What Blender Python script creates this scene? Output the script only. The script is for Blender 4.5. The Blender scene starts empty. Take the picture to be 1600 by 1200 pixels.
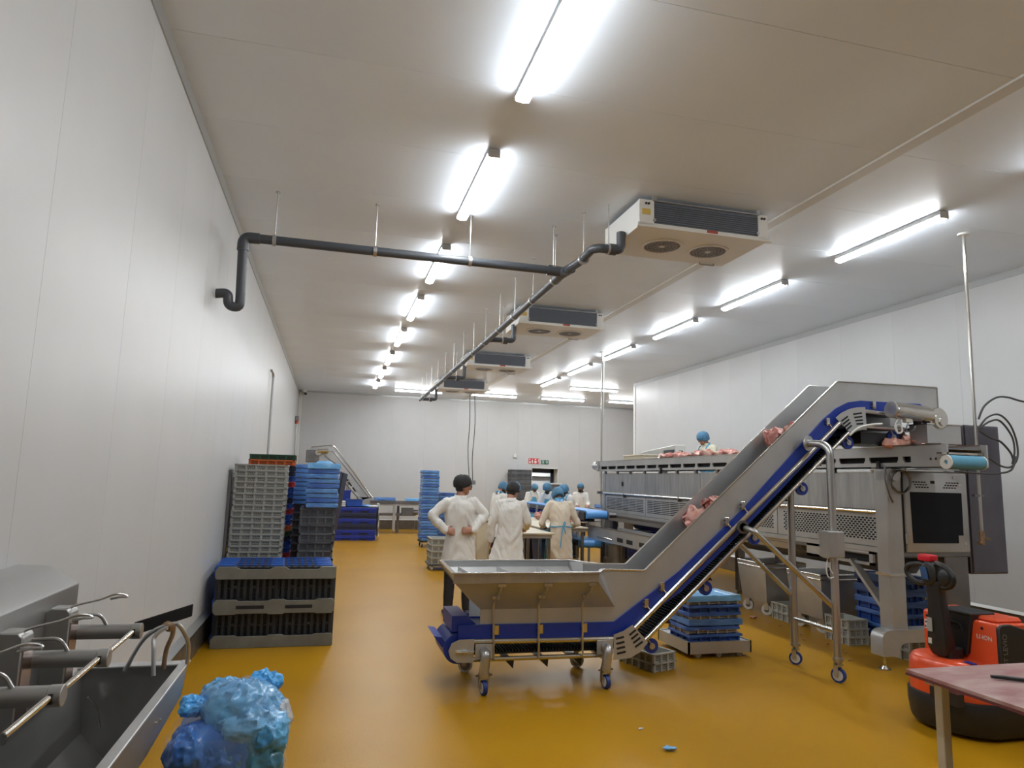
import bpy, bmesh, math, random
from mathutils import Vector, Matrix, noise
random.seed(7)
SC = bpy.context.scene
COL = SC.collection
PI = math.pi

# ------------------------------------------------------------------ camera
F_PX, YAW, PITCH, ROLL, CAM_H = 1075.71, math.radians(14.4662), math.radians(7.9658), math.radians(1.5189), 1.75
cy, sy, cp, sp = math.cos(YAW), math.sin(YAW), math.cos(PITCH), math.sin(PITCH)
fwd = Vector((sy*cp, cy*cp, sp)); rgt = Vector((cy, -sy, 0)); upv = rgt.cross(fwd)
cr, sr = math.cos(ROLL), math.sin(ROLL)
r2 = cr*rgt + sr*upv; u2 = -sr*rgt + cr*upv
cam_d = bpy.data.cameras.new('camera'); cam = bpy.data.objects.new('camera', cam_d); COL.objects.link(cam)
cam.matrix_world = Matrix(((r2.x, u2.x, -fwd.x, 0), (r2.y, u2.y, -fwd.y, 0), (r2.z, u2.z, -fwd.z, CAM_H), (0, 0, 0, 1)))
cam_d.sensor_fit = 'HORIZONTAL'; cam_d.sensor_width = 36.0; cam_d.lens = F_PX/1600*36.0
cam_d.clip_start = .05; cam_d.clip_end = 200
SC.camera = cam

# ------------------------------------------------------------------ world and exposure
W = bpy.data.worlds.new('world'); SC.world = W; W.use_nodes = True
W.node_tree.nodes['Background'].inputs[0].default_value = (.9, .95, 1, 1)
W.node_tree.nodes['Background'].inputs[1].default_value = .05
LAMP_STRENGTH = 72.0
LAMP_COLOUR = (.94, .98, 1.0)
SC.view_settings.view_transform = 'Standard'; SC.view_settings.look = 'None'
SC.view_settings.exposure = 0.0; SC.view_settings.gamma = 1.0; SC.view_settings.use_curve_mapping = False

# ------------------------------------------------------------------ materials
MATS = {}
def mat(name, col, rough=.5, metal=0., var=0., vscale=8., bump=0., bscale=40., spec=.5, alpha=1., trans=0., emit=None, estr=0., stretch=None, col2=None, rvar=0., coat=0., sss=0.):
    if name in MATS: return MATS[name]
    m = bpy.data.materials.new(name); m.use_nodes = True
    nt = m.node_tree; b = nt.nodes['Principled BSDF']; L = nt.links.new
    b.inputs['Base Color'].default_value = (*col, 1); b.inputs['Roughness'].default_value = rough
    b.inputs['Metallic'].default_value = metal; b.inputs['Specular IOR Level'].default_value = spec
    b.inputs['Alpha'].default_value = alpha; b.inputs['Transmission Weight'].default_value = trans
    if coat: b.inputs['Coat Weight'].default_value = coat; b.inputs['Coat Roughness'].default_value = .12
    if sss: b.inputs['Subsurface Weight'].default_value = sss; b.inputs['Subsurface Radius'].default_value = (.02, .008, .005)
    if emit: b.inputs['Emission Color'].default_value = (*emit, 1); b.inputs['Emission Strength'].default_value = estr
    if var or bump or rvar or col2:
        tc = nt.nodes.new('ShaderNodeTexCoord'); mp = nt.nodes.new('ShaderNodeMapping'); L(tc.outputs['Object'], mp.inputs[0])
        if stretch: mp.inputs['Scale'].default_value = stretch
    if var or col2 or rvar:
        n = nt.nodes.new('ShaderNodeTexNoise'); n.inputs['Scale'].default_value = vscale; n.inputs['Detail'].default_value = 5
        L(mp.outputs[0], n.inputs['Vector'])
        rp = nt.nodes.new('ShaderNodeValToRGB'); rp.color_ramp.elements[0].position = .3; rp.color_ramp.elements[1].position = .7
        c2 = col2 if col2 else tuple(max(0, c*(1-var)) for c in col)
        c1 = col if col2 else tuple(min(1, c*(1+var)) for c in col)
        rp.color_ramp.elements[0].color = (*c2, 1); rp.color_ramp.elements[1].color = (*c1, 1)
        L(n.outputs['Fac'], rp.inputs[0])
        if var or col2: L(rp.outputs[0], b.inputs['Base Color'])
        if rvar:
            mr = nt.nodes.new('ShaderNodeMapRange'); mr.inputs[1].default_value = .3; mr.inputs[2].default_value = .7
            mr.inputs[3].default_value = max(.02, rough-rvar); mr.inputs[4].default_value = min(1, rough+rvar)
            L(n.outputs['Fac'], mr.inputs[0]); L(mr.outputs[0], b.inputs['Roughness'])
    if bump:
        n2 = nt.nodes.new('ShaderNodeTexNoise'); n2.inputs['Scale'].default_value = bscale; n2.inputs['Detail'].default_value = 4
        L(mp.outputs[0], n2.inputs['Vector'])
        bp = nt.nodes.new('ShaderNodeBump'); bp.inputs['Strength'].default_value = bump; bp.inputs['Distance'].default_value = .01
        L(n2.outputs['Fac'], bp.inputs['Height']); L(bp.outputs[0], b.inputs['Normal'])
    MATS[name] = m; return m

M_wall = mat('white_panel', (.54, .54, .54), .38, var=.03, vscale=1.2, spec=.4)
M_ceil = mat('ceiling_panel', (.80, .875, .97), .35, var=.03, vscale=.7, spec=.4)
M_joint = mat('panel_joint', (.5, .49, .48), .6)
M_trimw = mat('white_trim', (.66, .66, .63), .4)
M_trimg = mat('grey_trim', (.42, .43, .43), .35, metal=.5)
M_skirt = mat('dark_skirting', (.105, .085, .065), .38, var=.2, vscale=6)
M_steel = mat('brushed_steel', (.50, .50, .50), .34, .9, var=.10, vscale=9, stretch=(1, 1, .12), rvar=.06)
M_steelb = mat('bright_steel', (.66, .64, .60), .22, 1.)
M_steeld = mat('dark_steel', (.23, .225, .23), .38, 1., var=.12, vscale=5, rvar=.06)
M_steelstain = mat('stained_steel', (.47, .475, .48), .36, .75, col2=(.33, .335, .335), vscale=6, stretch=(1, 3, .35), rvar=.08)
M_steelm = mat('matt_steel', (.47, .475, .475), .42, .6, var=.07, vscale=4)
M_steelw = mat('worn_dark_steel', (.34, .335, .325), .38, .75, var=.10, vscale=5, stretch=(1, .3, 1), rvar=.05)
M_galv = mat('galvanised', (.5, .5, .5), .4, .9)
M_black = mat('black_plastic', (.016, .016, .018), .42)
M_blackm = mat('matt_black', (.012, .012, .013), .7)
M_belt = mat('dark_belt', (.010, .012, .018), .3)
M_slot = mat('slot_dark', (.012, .012, .014), .8)
M_blue = mat('deep_blue_plastic', (.010, .035, .27), .38, var=.08)
M_bluep = mat('blue_pallet', (.012, .03, .30), .42, var=.15, vscale=5)
M_bluecr = mat('blue_crate', (.012, .075, .38), .4, var=.15, vscale=6)
M_bluedk = mat('navy_pallet', (.012, .018, .055), .5, var=.1)
M_film = mat('blue_film', (.12, .30, .62), .28, col2=(.035, .13, .42), vscale=9, bump=.5, bscale=30, stretch=(.5, .5, 2.5), spec=.6)
M_filmd = mat('blue_film_deep', (.06, .17, .48), .3, col2=(.012, .055, .28), vscale=7, bump=.5, bscale=26, stretch=(.5, .5, 2.5))
M_film_l = mat('blue_film_light', (.22, .50, .82), .25, col2=(.13, .38, .74), vscale=6, bump=.6, bscale=18)
M_bluebelt = mat('light_blue_belt', (.10, .32, .72), .35)
M_drum = mat('blue_drum', (.10, .30, .43), .45)
M_greycr = mat('grey_crate', (.36, .36, .33), .5, var=.07, vscale=5)
M_whitecr = mat('pale_grey_crate', (.42, .42, .38), .5, var=.08, vscale=5)
M_darkcr = mat('dark_grey_crate', (.085, .088, .098), .45, var=.25, vscale=6)
M_midcr = mat('mid_grey_crate', (.115, .12, .13), .45, var=.2, vscale=6)
M_orange = mat('orange_crate', (.62, .12, .02), .45, var=.1)
M_redcr = mat('red_crate', (.5, .03, .03), .45)
M_greencr = mat('green_crate', (.02, .07, .035), .45)
M_white = mat('white_plastic', (.7, .7, .67), .4)
M_cream = mat('cream_plastic', (.58, .52, .40), .5)
M_pipe = mat('dark_grey_pipe', (.06, .066, .078), .4)
M_cooler = mat('cooler_white', (.78, .775, .75), .4)
M_coil = mat('cooler_coil', (.15, .165, .195), .55, metal=.3)
M_fan = mat('fan_dark', (.26, .23, .21), .5)
M_meat = mat('raw_meat', (.62, .42, .34), .35, col2=(.42, .09, .08), vscale=9, bump=.4, bscale=30, sss=.1)
M_bone = mat('pale_meat', (.68, .42, .32), .4, col2=(.5, .18, .13), vscale=10, bump=.3, bscale=25)
M_skin = mat('skin', (.42, .20, .13), .5, sss=.08)
M_skind = mat('skin_dark', (.10, .045, .028), .5)
M_coat = mat('white_coat', (.74, .72, .68), .75, bump=.25, bscale=14)
M_coat2 = mat('cream_coat', (.70, .61, .49), .75, bump=.25, bscale=14)
M_apron = mat('blue_apron', (.10, .38, .62), .32, alpha=1., bump=.5, bscale=16)
M_net = mat('blue_hairnet', (.11, .27, .43), .7, col2=(.05, .15, .26), vscale=40, bump=.6, bscale=60)
M_netb = mat('black_hairnet', (.016, .015, .016), .7, bump=.6, bscale=60)
M_trous = mat('dark_trousers', (.014, .014, .018), .7, bump=.3, bscale=20)
M_boot = mat('white_boot', (.6, .6, .58), .4)
M_shoe = mat('navy_shoe', (.03, .025, .06), .5)
M_hair = mat('dark_hair', (.015, .011, .009), .6)
M_redtr = mat('orange_red_paint', (.75, .085, .022), .32, coat=.3)
M_redb = mat('red_button', (.6, .015, .03), .35)
M_board = mat('maroon_board', (.30, .12, .115), .35, col2=(.50, .36, .33), vscale=5, bump=.15, bscale=60, stretch=(1, 2, 1))
M_boarde = mat('maroon_board_edge', (.13, .03, .035), .4)
M_tframe = mat('table_frame', (.52, .50, .44), .4, .4)
M_brass = mat('rusty_metal', (.30, .20, .12), .5, .7, var=.3, vscale=20)
M_label = mat('label_white', (.7, .7, .68), .5)
M_yel = mat('yellow_label', (.65, .45, .10), .5)
M_redl = mat('red_label', (.45, .08, .05), .5)
M_signr = mat('sign_red', (.55, .02, .03), .45)
M_signg = mat('sign_green', (.01, .12, .08), .45)
M_glass = mat('dark_window', (.010, .011, .014), .3, spec=.12)
M_navy = mat('navy_door_frame', (.015, .02, .04), .5)
M_wheel = mat('white_wheel', (.6, .6, .57), .45)
M_wheelb = mat('blue_tyre', (.012, .04, .22), .45)
M_lamp = mat('lamp_diffuser', (.9, .9, .9), .4, emit=LAMP_COLOUR, estr=LAMP_STRENGTH)
M_lampb = mat('lamp_body', (.6, .6, .6), .45)
M_cable = mat('grey_cable', (.06, .06, .06), .5)
M_clear = mat('clear_film', (.50, .68, .86), .10, alpha=.13, spec=.6, bump=.6, bscale=16)

def floor_material():
    m = bpy.data.materials.new('ochre_resin_floor'); m.use_nodes = True; nt = m.node_tree; b = nt.nodes['Principled BSDF']; L = nt.links.new
    tc = nt.nodes.new('ShaderNodeTexCoord')
    n1 = nt.nodes.new('ShaderNodeTexNoise'); n1.inputs['Scale'].default_value = .9; n1.inputs['Detail'].default_value = 1; L(tc.outputs['Object'], n1.inputs['Vector'])
    r1 = nt.nodes.new('ShaderNodeValToRGB'); r1.color_ramp.elements[0].position = .2; r1.color_ramp.elements[1].position = .8
    r1.color_ramp.elements[0].color = (.40, .20, .006, 1); r1.color_ramp.elements[1].color = (.48, .245, .010, 1)
    L(n1.outputs['Fac'], r1.inputs[0])
    n2 = nt.nodes.new('ShaderNodeTexNoise'); n2.inputs['Scale'].default_value = 170; n2.inputs['Detail'].default_value = 2; L(tc.outputs['Object'], n2.inputs['Vector'])
    mx = nt.nodes.new('ShaderNodeMix'); mx.data_type = 'RGBA'; mx.blend_type = 'MULTIPLY'; mx.inputs[0].default_value = .45
    r2_ = nt.nodes.new('ShaderNodeValToRGB'); r2_.color_ramp.elements[0].position = .35; r2_.color_ramp.elements[1].position = .6
    r2_.color_ramp.elements[0].color = (.55, .5, .45, 1); L(n2.outputs['Fac'], r2_.inputs[0])
    L(r1.outputs[0], mx.inputs[6]); L(r2_.outputs[0], mx.inputs[7]); L(mx.outputs[2], b.inputs['Base Color'])
    b.inputs['Roughness'].default_value = .31
    n4 = nt.nodes.new('ShaderNodeTexNoise'); n4.inputs['Scale'].default_value = 130; n4.inputs['Detail'].default_value = 3; L(tc.outputs['Object'], n4.inputs['Vector'])
    bp = nt.nodes.new('ShaderNodeBump'); bp.inputs['Strength'].default_value = .35; bp.inputs['Distance'].default_value = .004
    L(n4.outputs['Fac'], bp.inputs['Height']); L(bp.outputs[0], b.inputs['Normal'])
    b.inputs['Specular IOR Level'].default_value = .12
    return m
M_floor = floor_material()

# ------------------------------------------------------------------ mesh builder
class MB:
    def __init__(s): s.v = []; s.f = []
    def add(s, vs, fs):
        o = len(s.v); s.v += [Vector(v) for v in vs]; s.f += [tuple(i+o for i in f) for f in fs]; return s
    def box(s, c, d, rot=None):
        x, y, z = d[0]/2, d[1]/2, d[2]/2
        vs = [Vector(q) for q in ((-x,-y,-z),(x,-y,-z),(x,y,-z),(-x,y,-z),(-x,-y,z),(x,-y,z),(x,y,z),(-x,y,z))]
        if rot is not None: vs = [rot @ q for q in vs]
        c = Vector(c)
        return s.add([q+c for q in vs], [(0,3,2,1),(4,5,6,7),(0,1,5,4),(1,2,6,5),(2,3,7,6),(3,0,4,7)])
    def bb(s, a, b):
        return s.box([(a[i]+b[i])/2 for i in range(3)], [abs(b[i]-a[i]) for i in range(3)])
    def bar(s, p0, p1, w, h, up=(0,0,1)):
        p0, p1 = Vector(p0), Vector(p1); d = p1-p0; L = d.length; d.normalize(); up = Vector(up)
        if abs(d.dot(up)) > .98: up = Vector((1,0,0))
        sx = d.cross(up).normalized(); uz = sx.cross(d)
        return s.box((p0+p1)/2, (w, L, h), Matrix((sx, d, uz)).transposed())
    def cyl(s, p0, p1, r0, r1=None, n=12, cap=True):
        p0, p1 = Vector(p0), Vector(p1); r1 = r0 if r1 is None else r1
        d = (p1-p0).normalized(); a = Vector((0,0,1)) if abs(d.z) < .9 else Vector((1,0,0))
        u = d.cross(a).normalized(); w = d.cross(u)
        vs = []
        for p, r in ((p0, r0), (p1, r1)):
            for i in range(n):
                t = 2*PI*i/n; vs.append(p+u*(r*math.cos(t))+w*(r*math.sin(t)))
        fs = [(i, (i+1) % n, n+(i+1) % n, n+i) for i in range(n)]
        if cap: fs += [tuple(range(n-1,-1,-1)), tuple(range(n, 2*n))]
        return s.add(vs, fs)
    def tube(s, pts, r, n=8, closed=False, rad=None, sc=None):
        pts = [Vector(p) for p in pts]; N = len(pts); vs = []; pu = None
        for k, p in enumerate(pts):
            if closed: d = pts[(k+1) % N]-pts[k-1]
            else: d = pts[min(k+1, N-1)]-pts[max(k-1, 0)]
            d.normalize()
            if pu is None:
                a = Vector((0,0,1)) if abs(d.z) < .9 else Vector((1,0,0)); u = d.cross(a).normalized()
            else: u = (pu-d*pu.dot(d)).normalized()
            pu = u; w = d.cross(u); rr = rad[k] if rad else r
            a_, b_ = sc if sc else (1, 1)
            for i in range(n):
                t = 2*PI*i/n; vs.append(p+u*(rr*a_*math.cos(t))+w*(rr*b_*math.sin(t)))
        fs = []
        for k in range(N if closed else N-1):
            for i in range(n):
                a, b = k*n+i, k*n+(i+1) % n; c = ((k+1) % N)*n
                fs.append((a, b, c+(i+1) % n, c+i))
        if not closed: fs += [tuple(range(n-1,-1,-1)), tuple(range((N-1)*n, N*n))]
        return s.add(vs, fs)
    def prism(s, poly, ax, a, b):
        # poly in the two axes other than ax (in order), extruded from a to b along ax
        n = len(poly); idx = {'x': (1,2,0), 'y': (0,2,1), 'z': (0,1,2)}[ax]
        def P(q, d):
            o = [0,0,0]; o[idx[0]] = q[0]; o[idx[1]] = q[1]; o[idx[2]] = d; return o
        vs = [P(q, a) for q in poly]+[P(q, b) for q in poly]
        fs = [(i, (i+1) % n, n+(i+1) % n, n+i) for i in range(n)]+[tuple(range(n-1,-1,-1)), tuple(range(n, 2*n))]
        return s.add(vs, fs)
    def sph(s, c, r, n=12, m=8, rot=None):
        if not hasattr(r, '__len__'): r = (r, r, r)
        vs = []; c = Vector(c)
        for j in range(1, m):
            ph = PI*j/m
            for i in range(n):
                t = 2*PI*i/n; q = Vector((r[0]*math.sin(ph)*math.cos(t), r[1]*math.sin(ph)*math.sin(t), r[2]*math.cos(ph)))
                vs.append(c+(rot @ q if rot is not None else q))
        t_ = Vector((0,0,r[2])); b_ = Vector((0,0,-r[2]))
        vs += [c+(rot @ t_ if rot is not None else t_), c+(rot @ b_ if rot is not None else b_)]
        T_, B_ = len(vs)-2, len(vs)-1; fs = []
        for j in range(m-2):
            for i in range(n): fs.append((j*n+i, (j+1)*n+i, (j+1)*n+(i+1) % n, j*n+(i+1) % n))
        for i in range(n):
            fs.append((T_, i, (i+1) % n)); fs.append((B_, (m-2)*n+(i+1) % n, (m-2)*n+i))
        return s.add(vs, fs)
    def loft(s, rings, cap=True):
        n = len(rings[0]); vs = [q for r in rings for q in r]; fs = []
        for k in range(len(rings)-1):
            for i in range(n): fs.append((k*n+i, k*n+(i+1) % n, (k+1)*n+(i+1) % n, (k+1)*n+i))
        if cap: fs += [tuple(range(n-1,-1,-1)), tuple(range((len(rings)-1)*n, len(rings)*n))]
        return s.add(vs, fs)
    def ring(s, c, ax, ro, ri, w, n=20):
        # flat annulus with width w along axis ax
        c = Vector(c); ax = Vector(ax).normalized(); a = Vector((0,0,1)) if abs(ax.z) < .9 else Vector((1,0,0))
        u = ax.cross(a).normalized(); v = ax.cross(u); vs = []
        for r, h in ((ro,-w/2),(ro,w/2),(ri,w/2),(ri,-w/2)):
            for i in range(n):
                t = 2*PI*i/n; vs.append(c+ax*h+u*(r*math.cos(t))+v*(r*math.sin(t)))
        fs = []
        for k in range(4):
            for i in range(n): fs.append((k*n+i, k*n+(i+1) % n, ((k+1) % 4)*n+(i+1) % n, ((k+1) % 4)*n+i))
        return s.add(vs, fs)
    def quad(s, a, b, c, d): return s.add([a, b, c, d], [(0,1,2,3)])
    def plate(s, pts, th, nrm):
        # planar polygon given in 3-D, thickened along nrm
        n = len(pts); nv = Vector(nrm).normalized()*th; p = [Vector(q) for q in pts]
        return s.add(p+[q+nv for q in p], [(i, (i+1) % n, n+(i+1) % n, n+i) for i in range(n)]+[tuple(range(n-1,-1,-1)), tuple(range(n, 2*n))])
    def move(s, d):
        d = Vector(d); s.v = [q+d for q in s.v]; return s
    def rotz(s, a, c=(0,0,0)):
        R = Matrix.Rotation(a, 3, 'Z'); c = Vector(c); s.v = [R @ (q-c)+c for q in s.v]; return s
    def xf(s, M): s.v = [M @ q for q in s.v]; return s
    def jig(s, amp, sc, seed=0, ax=(1,1,1)):
        o = Vector((seed*7.3, seed*3.1, seed*1.7)); out = []
        for q in s.v:
            nv = noise.noise_vector(q*sc+o); out.append(q+Vector((nv.x*amp*ax[0], nv.y*amp*ax[1], nv.z*amp*ax[2])))
        s.v = out; return s
    def mesh(s, name, bevel=0, seg=1, sub=0, ang=35, flip=True):
        me = bpy.data.meshes.new(name); me.from_pydata([tuple(q) for q in s.v], [], s.f)
        bm = bmesh.new(); bm.from_mesh(me)
        bmesh.ops.recalc_face_normals(bm, faces=bm.faces)
        if bevel:
            ed = [e for e in bm.edges if len(e.link_faces) == 2 and e.calc_face_angle(0) > math.radians(30)]
            bmesh.ops.bevel(bm, geom=ed, offset=bevel, segments=seg, profile=.5, affect='EDGES', clamp_overlap=True)
        if sub: bmesh.ops.subdivide_edges(bm, edges=bm.edges, cuts=sub, use_grid_fill=True)
        bm.to_mesh(me); bm.free()
        me.polygons.foreach_set('use_smooth', [True]*len(me.polygons)); me.set_sharp_from_angle(angle=math.radians(ang))
        return me

def obj(name, me, m, parent=None):
    o = bpy.data.objects.new(name, me); COL.objects.link(o)
    if me is not None and m is not None and len(me.materials) == 0: me.materials.append(m)
    if parent is not None: o.parent = parent
    return o
def tag(o, label=None, cat=None, group=None, kind=None):
    if label: o['label'] = label
    if cat: o['category'] = cat
    if group: o['group'] = group
    if kind: o['kind'] = kind
    return o
class Thing:
    """an Empty at the thing's base that parents its parts; mesh coordinates are given in world space (w) or local space"""
    def __init__(s, name, label, cat, loc=(0,0,0), group=None, local=False):
        s.o = bpy.data.objects.new(name, None); COL.objects.link(s.o); s.o.location = loc; s.o.empty_display_size = .1
        s.loc = Vector((0,0,0)) if local else Vector(loc)
        tag(s.o, label, cat, group)
    def p(s, name, mb, m, sub=None, label=None, **k):
        mb.move(-s.loc); o = obj(name, mb.mesh(name, **k), m, sub if sub is not None else s.o)
        if label: o['label'] = label
        return o
    def pm(s, name, me, m, at=(0,0,0), rot=None, sub=None):
        o = obj(name, me, m, sub if sub is not None else s.o); o.location = Vector(at)-s.loc
        if rot is not None: o.rotation_euler = rot
        return o
def single(name, mb, m, label, cat, loc=(0,0,0), group=None, kind=None, **k):
    mb.move(-Vector(loc)); o = obj(name, mb.mesh(name, **k), m); o.location = loc
    return tag(o, label, cat, group, kind)
def struct(name, mb, m, parent=None, **k):
    o = obj(name, mb.mesh(name, **k), m, parent)
    if parent is None: o['kind'] = 'structure'
    return o
def dup(src, loc, rz=None, label=None, group=None, parent=None, rot=None):
    o = src.copy(); COL.objects.link(o); o.parent = parent
    if loc is not None: o.location = loc
    if rz is not None: o.rotation_euler = (0, 0, rz)
    if rot is not None: o.rotation_euler = rot
    if label: o['label'] = label
    if group: o['group'] = group
    for ch in list(src.children): dup(ch, None, parent=o)
    return o
def arc(c, r, a0, a1, n, plane='xz', off=0):
    out = []
    for i in range(n+1):
        t = math.radians(a0+(a1-a0)*i/n)
        if plane == 'xz': out.append((c[0]+r*math.cos(t), off, c[1]+r*math.sin(t)))
        elif plane == 'xy': out.append((c[0]+r*math.cos(t), c[1]+r*math.sin(t), off))
        else: out.append((off, c[0]+r*math.cos(t), c[1]+r*math.sin(t)))
    return out
def bend(pts, r, n=5):
    """polyline with rounded corners"""
    pts = [Vector(p) for p in pts]; out = [pts[0]]
    for i in range(1, len(pts)-1):
        a, b, c = pts[i-1], pts[i], pts[i+1]
        d0 = (a-b); d1 = (c-b); rr = min(r, d0.length*.49, d1.length*.49); p0 = b+d0.normalized()*rr; p1 = b+d1.normalized()*rr
        for k in range(n+1):
            t = k/n; out.append(p0*(1-t)**2+b*2*t*(1-t)+p1*t*t)
    out.append(pts[-1]); return out
def spline(pts, n=6):
    pts = [Vector(p) for p in pts]; out = []
    for i in range(len(pts)-1):
        p0 = pts[max(i-1, 0)]; p1 = pts[i]; p2 = pts[i+1]; p3 = pts[min(i+2, len(pts)-1)]
        for k in range(n):
            t = k/n
            out.append(.5*((2*p1)+(p2-p0)*t+(2*p0-5*p1+4*p2-p3)*t*t+(3*p1-p0-3*p2+p3)*t**3))
    out.append(pts[-1]); return out
def text_mesh(s, size, thick=.001):
    cu = bpy.data.curves.new('t', 'FONT'); cu.body = s; cu.size = size; cu.extrude = thick; cu.align_x = 'CENTER'; cu.align_y = 'CENTER'
    o = bpy.data.objects.new('t', cu); COL.objects.link(o); dg = bpy.context.evaluated_depsgraph_get()
    me = bpy.data.meshes.new_from_object(o.evaluated_get(dg)); bpy.data.objects.remove(o); bpy.data.curves.remove(cu)
    me.materials.clear(); return me
# ================================================================== the setting
ZC, XL, XR, YB, YN, XR2, YE = 4.577, -1.18, 8.25, 24.12, -4.5, 12.5, 18.0
fl = MB().bb((XL-.3, YN-.3, -.2), (XR2+.3, YB+3.2, 0)); floor = struct('floor', fl, M_floor)
# walls: a backing with panels proud of it, a recessed joint between each pair
PW = 1.128
def panel_wall(name, plane, side, a0, a1, first, z0, z1, cuts=()):
    """plane = axis of the normal ('x' or 'y') with its coordinate; panels run along the other axis"""
    ax, c = plane; root = None
    mb = MB(); t0, t1 = c+side*.012, c+side*.15
    if ax == 'x': mb.bb((t0, a0, z0), (t1, a1, z1))
    else: mb.bb((a0, t0, z0), (a1, t1, z1))
    root = struct(name, mb, M_joint)
    e = [a0]; q = first
    while q < a1-.05:
        if q > a0+.05: e.append(q)
        q += PW
    e.append(a1)
    cache = {}
    for i in range(len(e)-1):
        w = e[i+1]-e[i]-.002; zz0 = z0
        key = round(w, 3)
        if key not in cache:
            if ax == 'x': me = MB().bb((0, -w/2, z0), (side*.02, w/2, z1))
            else: me = MB().bb((-w/2, 0, z0), (w/2, side*.02, z1))
            cache[key] = me.mesh('wall_panel')
        o = obj('wall_panel', cache[key], M_wall, root); m_ = (e[i]+e[i+1])/2
        o.location = (c, m_, 0) if ax == 'x' else (m_, c, 0)
    return root
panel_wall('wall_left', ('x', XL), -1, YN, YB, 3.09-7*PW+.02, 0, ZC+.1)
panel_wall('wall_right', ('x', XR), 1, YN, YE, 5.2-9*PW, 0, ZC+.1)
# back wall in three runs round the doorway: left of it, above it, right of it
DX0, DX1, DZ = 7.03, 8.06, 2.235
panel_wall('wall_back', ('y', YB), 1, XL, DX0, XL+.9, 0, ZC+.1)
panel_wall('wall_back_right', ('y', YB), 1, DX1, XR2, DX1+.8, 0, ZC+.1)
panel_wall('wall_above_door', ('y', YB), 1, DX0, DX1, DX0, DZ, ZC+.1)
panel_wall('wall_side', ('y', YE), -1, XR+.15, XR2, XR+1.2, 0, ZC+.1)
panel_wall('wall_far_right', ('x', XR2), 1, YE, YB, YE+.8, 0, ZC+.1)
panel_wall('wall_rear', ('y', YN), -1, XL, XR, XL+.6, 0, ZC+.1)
# ceiling panels
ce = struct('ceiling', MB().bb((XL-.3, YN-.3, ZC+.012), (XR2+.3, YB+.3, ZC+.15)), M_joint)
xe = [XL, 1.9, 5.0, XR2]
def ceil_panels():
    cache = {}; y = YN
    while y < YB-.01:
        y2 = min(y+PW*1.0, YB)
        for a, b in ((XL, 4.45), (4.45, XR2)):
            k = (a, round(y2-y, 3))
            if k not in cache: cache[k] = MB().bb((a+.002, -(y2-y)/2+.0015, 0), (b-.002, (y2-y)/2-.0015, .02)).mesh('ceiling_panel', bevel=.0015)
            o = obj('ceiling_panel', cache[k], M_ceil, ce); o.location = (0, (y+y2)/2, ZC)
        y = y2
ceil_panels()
# trims: angle between wall and ceiling, corner post, ceiling joint strip
struct('trim_1', MB().bb((XL, YN, ZC-.11), (XL+.012, YB, ZC)), M_trimg)
struct('trim_2', MB().bb((XR-.012, YN, ZC-.09), (XR, YE+.012, ZC)), M_trimg)
struct('trim_3', MB().bb((XL, YB-.012, ZC-.06), (XR2, YB, ZC)), M_trimg)
struct('trim_4', MB().bb((XR-.014, YE-.10, 0), (XR+.10, YE+.014, ZC-.09)), M_trimw)
struct('trim_5', MB().bb((4.39, YN, ZC-.018), (4.51, YB, ZC)), M_trimw)
struct('trim_6', MB().bb((XL, YB-.11, .3), (XL+.11, YB, ZC-.06)), M_trimw, bevel=.01)
# skirting: dark tiles below a trim rail
def skirting(name, ax, c, side, a0, a1, h, rail_m, rail_h, rail_d):
    mb = MB()
    if ax == 'x': mb.bb((c, a0, 0), (c+side*.012, a1, h))
    else: mb.bb((a0, c, 0), (a1, c+side*.012, h))
    root = struct(name, mb, M_joint)
    n = max(1, round((a1-a0)/.6)); w = (a1-a0)/n
    if ax == 'x': me = MB().bb((0, -w/2+.003, 0), (side*.022, w/2-.003, h)).mesh('skirting_tile', bevel=.002)
    else: me = MB().bb((-w/2+.003, 0, 0), (w/2-.003, side*.022, h)).mesh('skirting_tile', bevel=.002)
    for i in range(n):
        o = obj('skirting_tile', me, M_skirt, root); m_ = a0+(i+.5)*w; o.location = (c, m_, 0) if ax == 'x' else (m_, c, 0)
    if ax == 'x': poly = [(c, h+rail_h), (c+side*rail_d, h), (c, h)]; rb = MB().prism([(p[0], p[1]) for p in poly], 'y', a0, a1)
    else: rb = MB().prism([(c, h+rail_h), (c+side*rail_d, h), (c, h)], 'x', a0, a1)
    o = obj('skirting_rail', rb.mesh('skirting_rail'), rail_m, root)
    return root
skirting('baseboard_left', 'x', XL, 1, YN, YB, .27, M_trimg, .055, .05)
skirting('baseboard_right', 'x', XR, -1, YN, YE, .29, M_trimw, .035, .035)
skirting('baseboard_back', 'y', YB, -1, XL, DX0-.05, .31, M_trimw, .015, .02)
skirting('baseboard_back_right', 'y', YB, -1, DX1+.05, XR2, .31, M_trimw, .015, .02)
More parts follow.
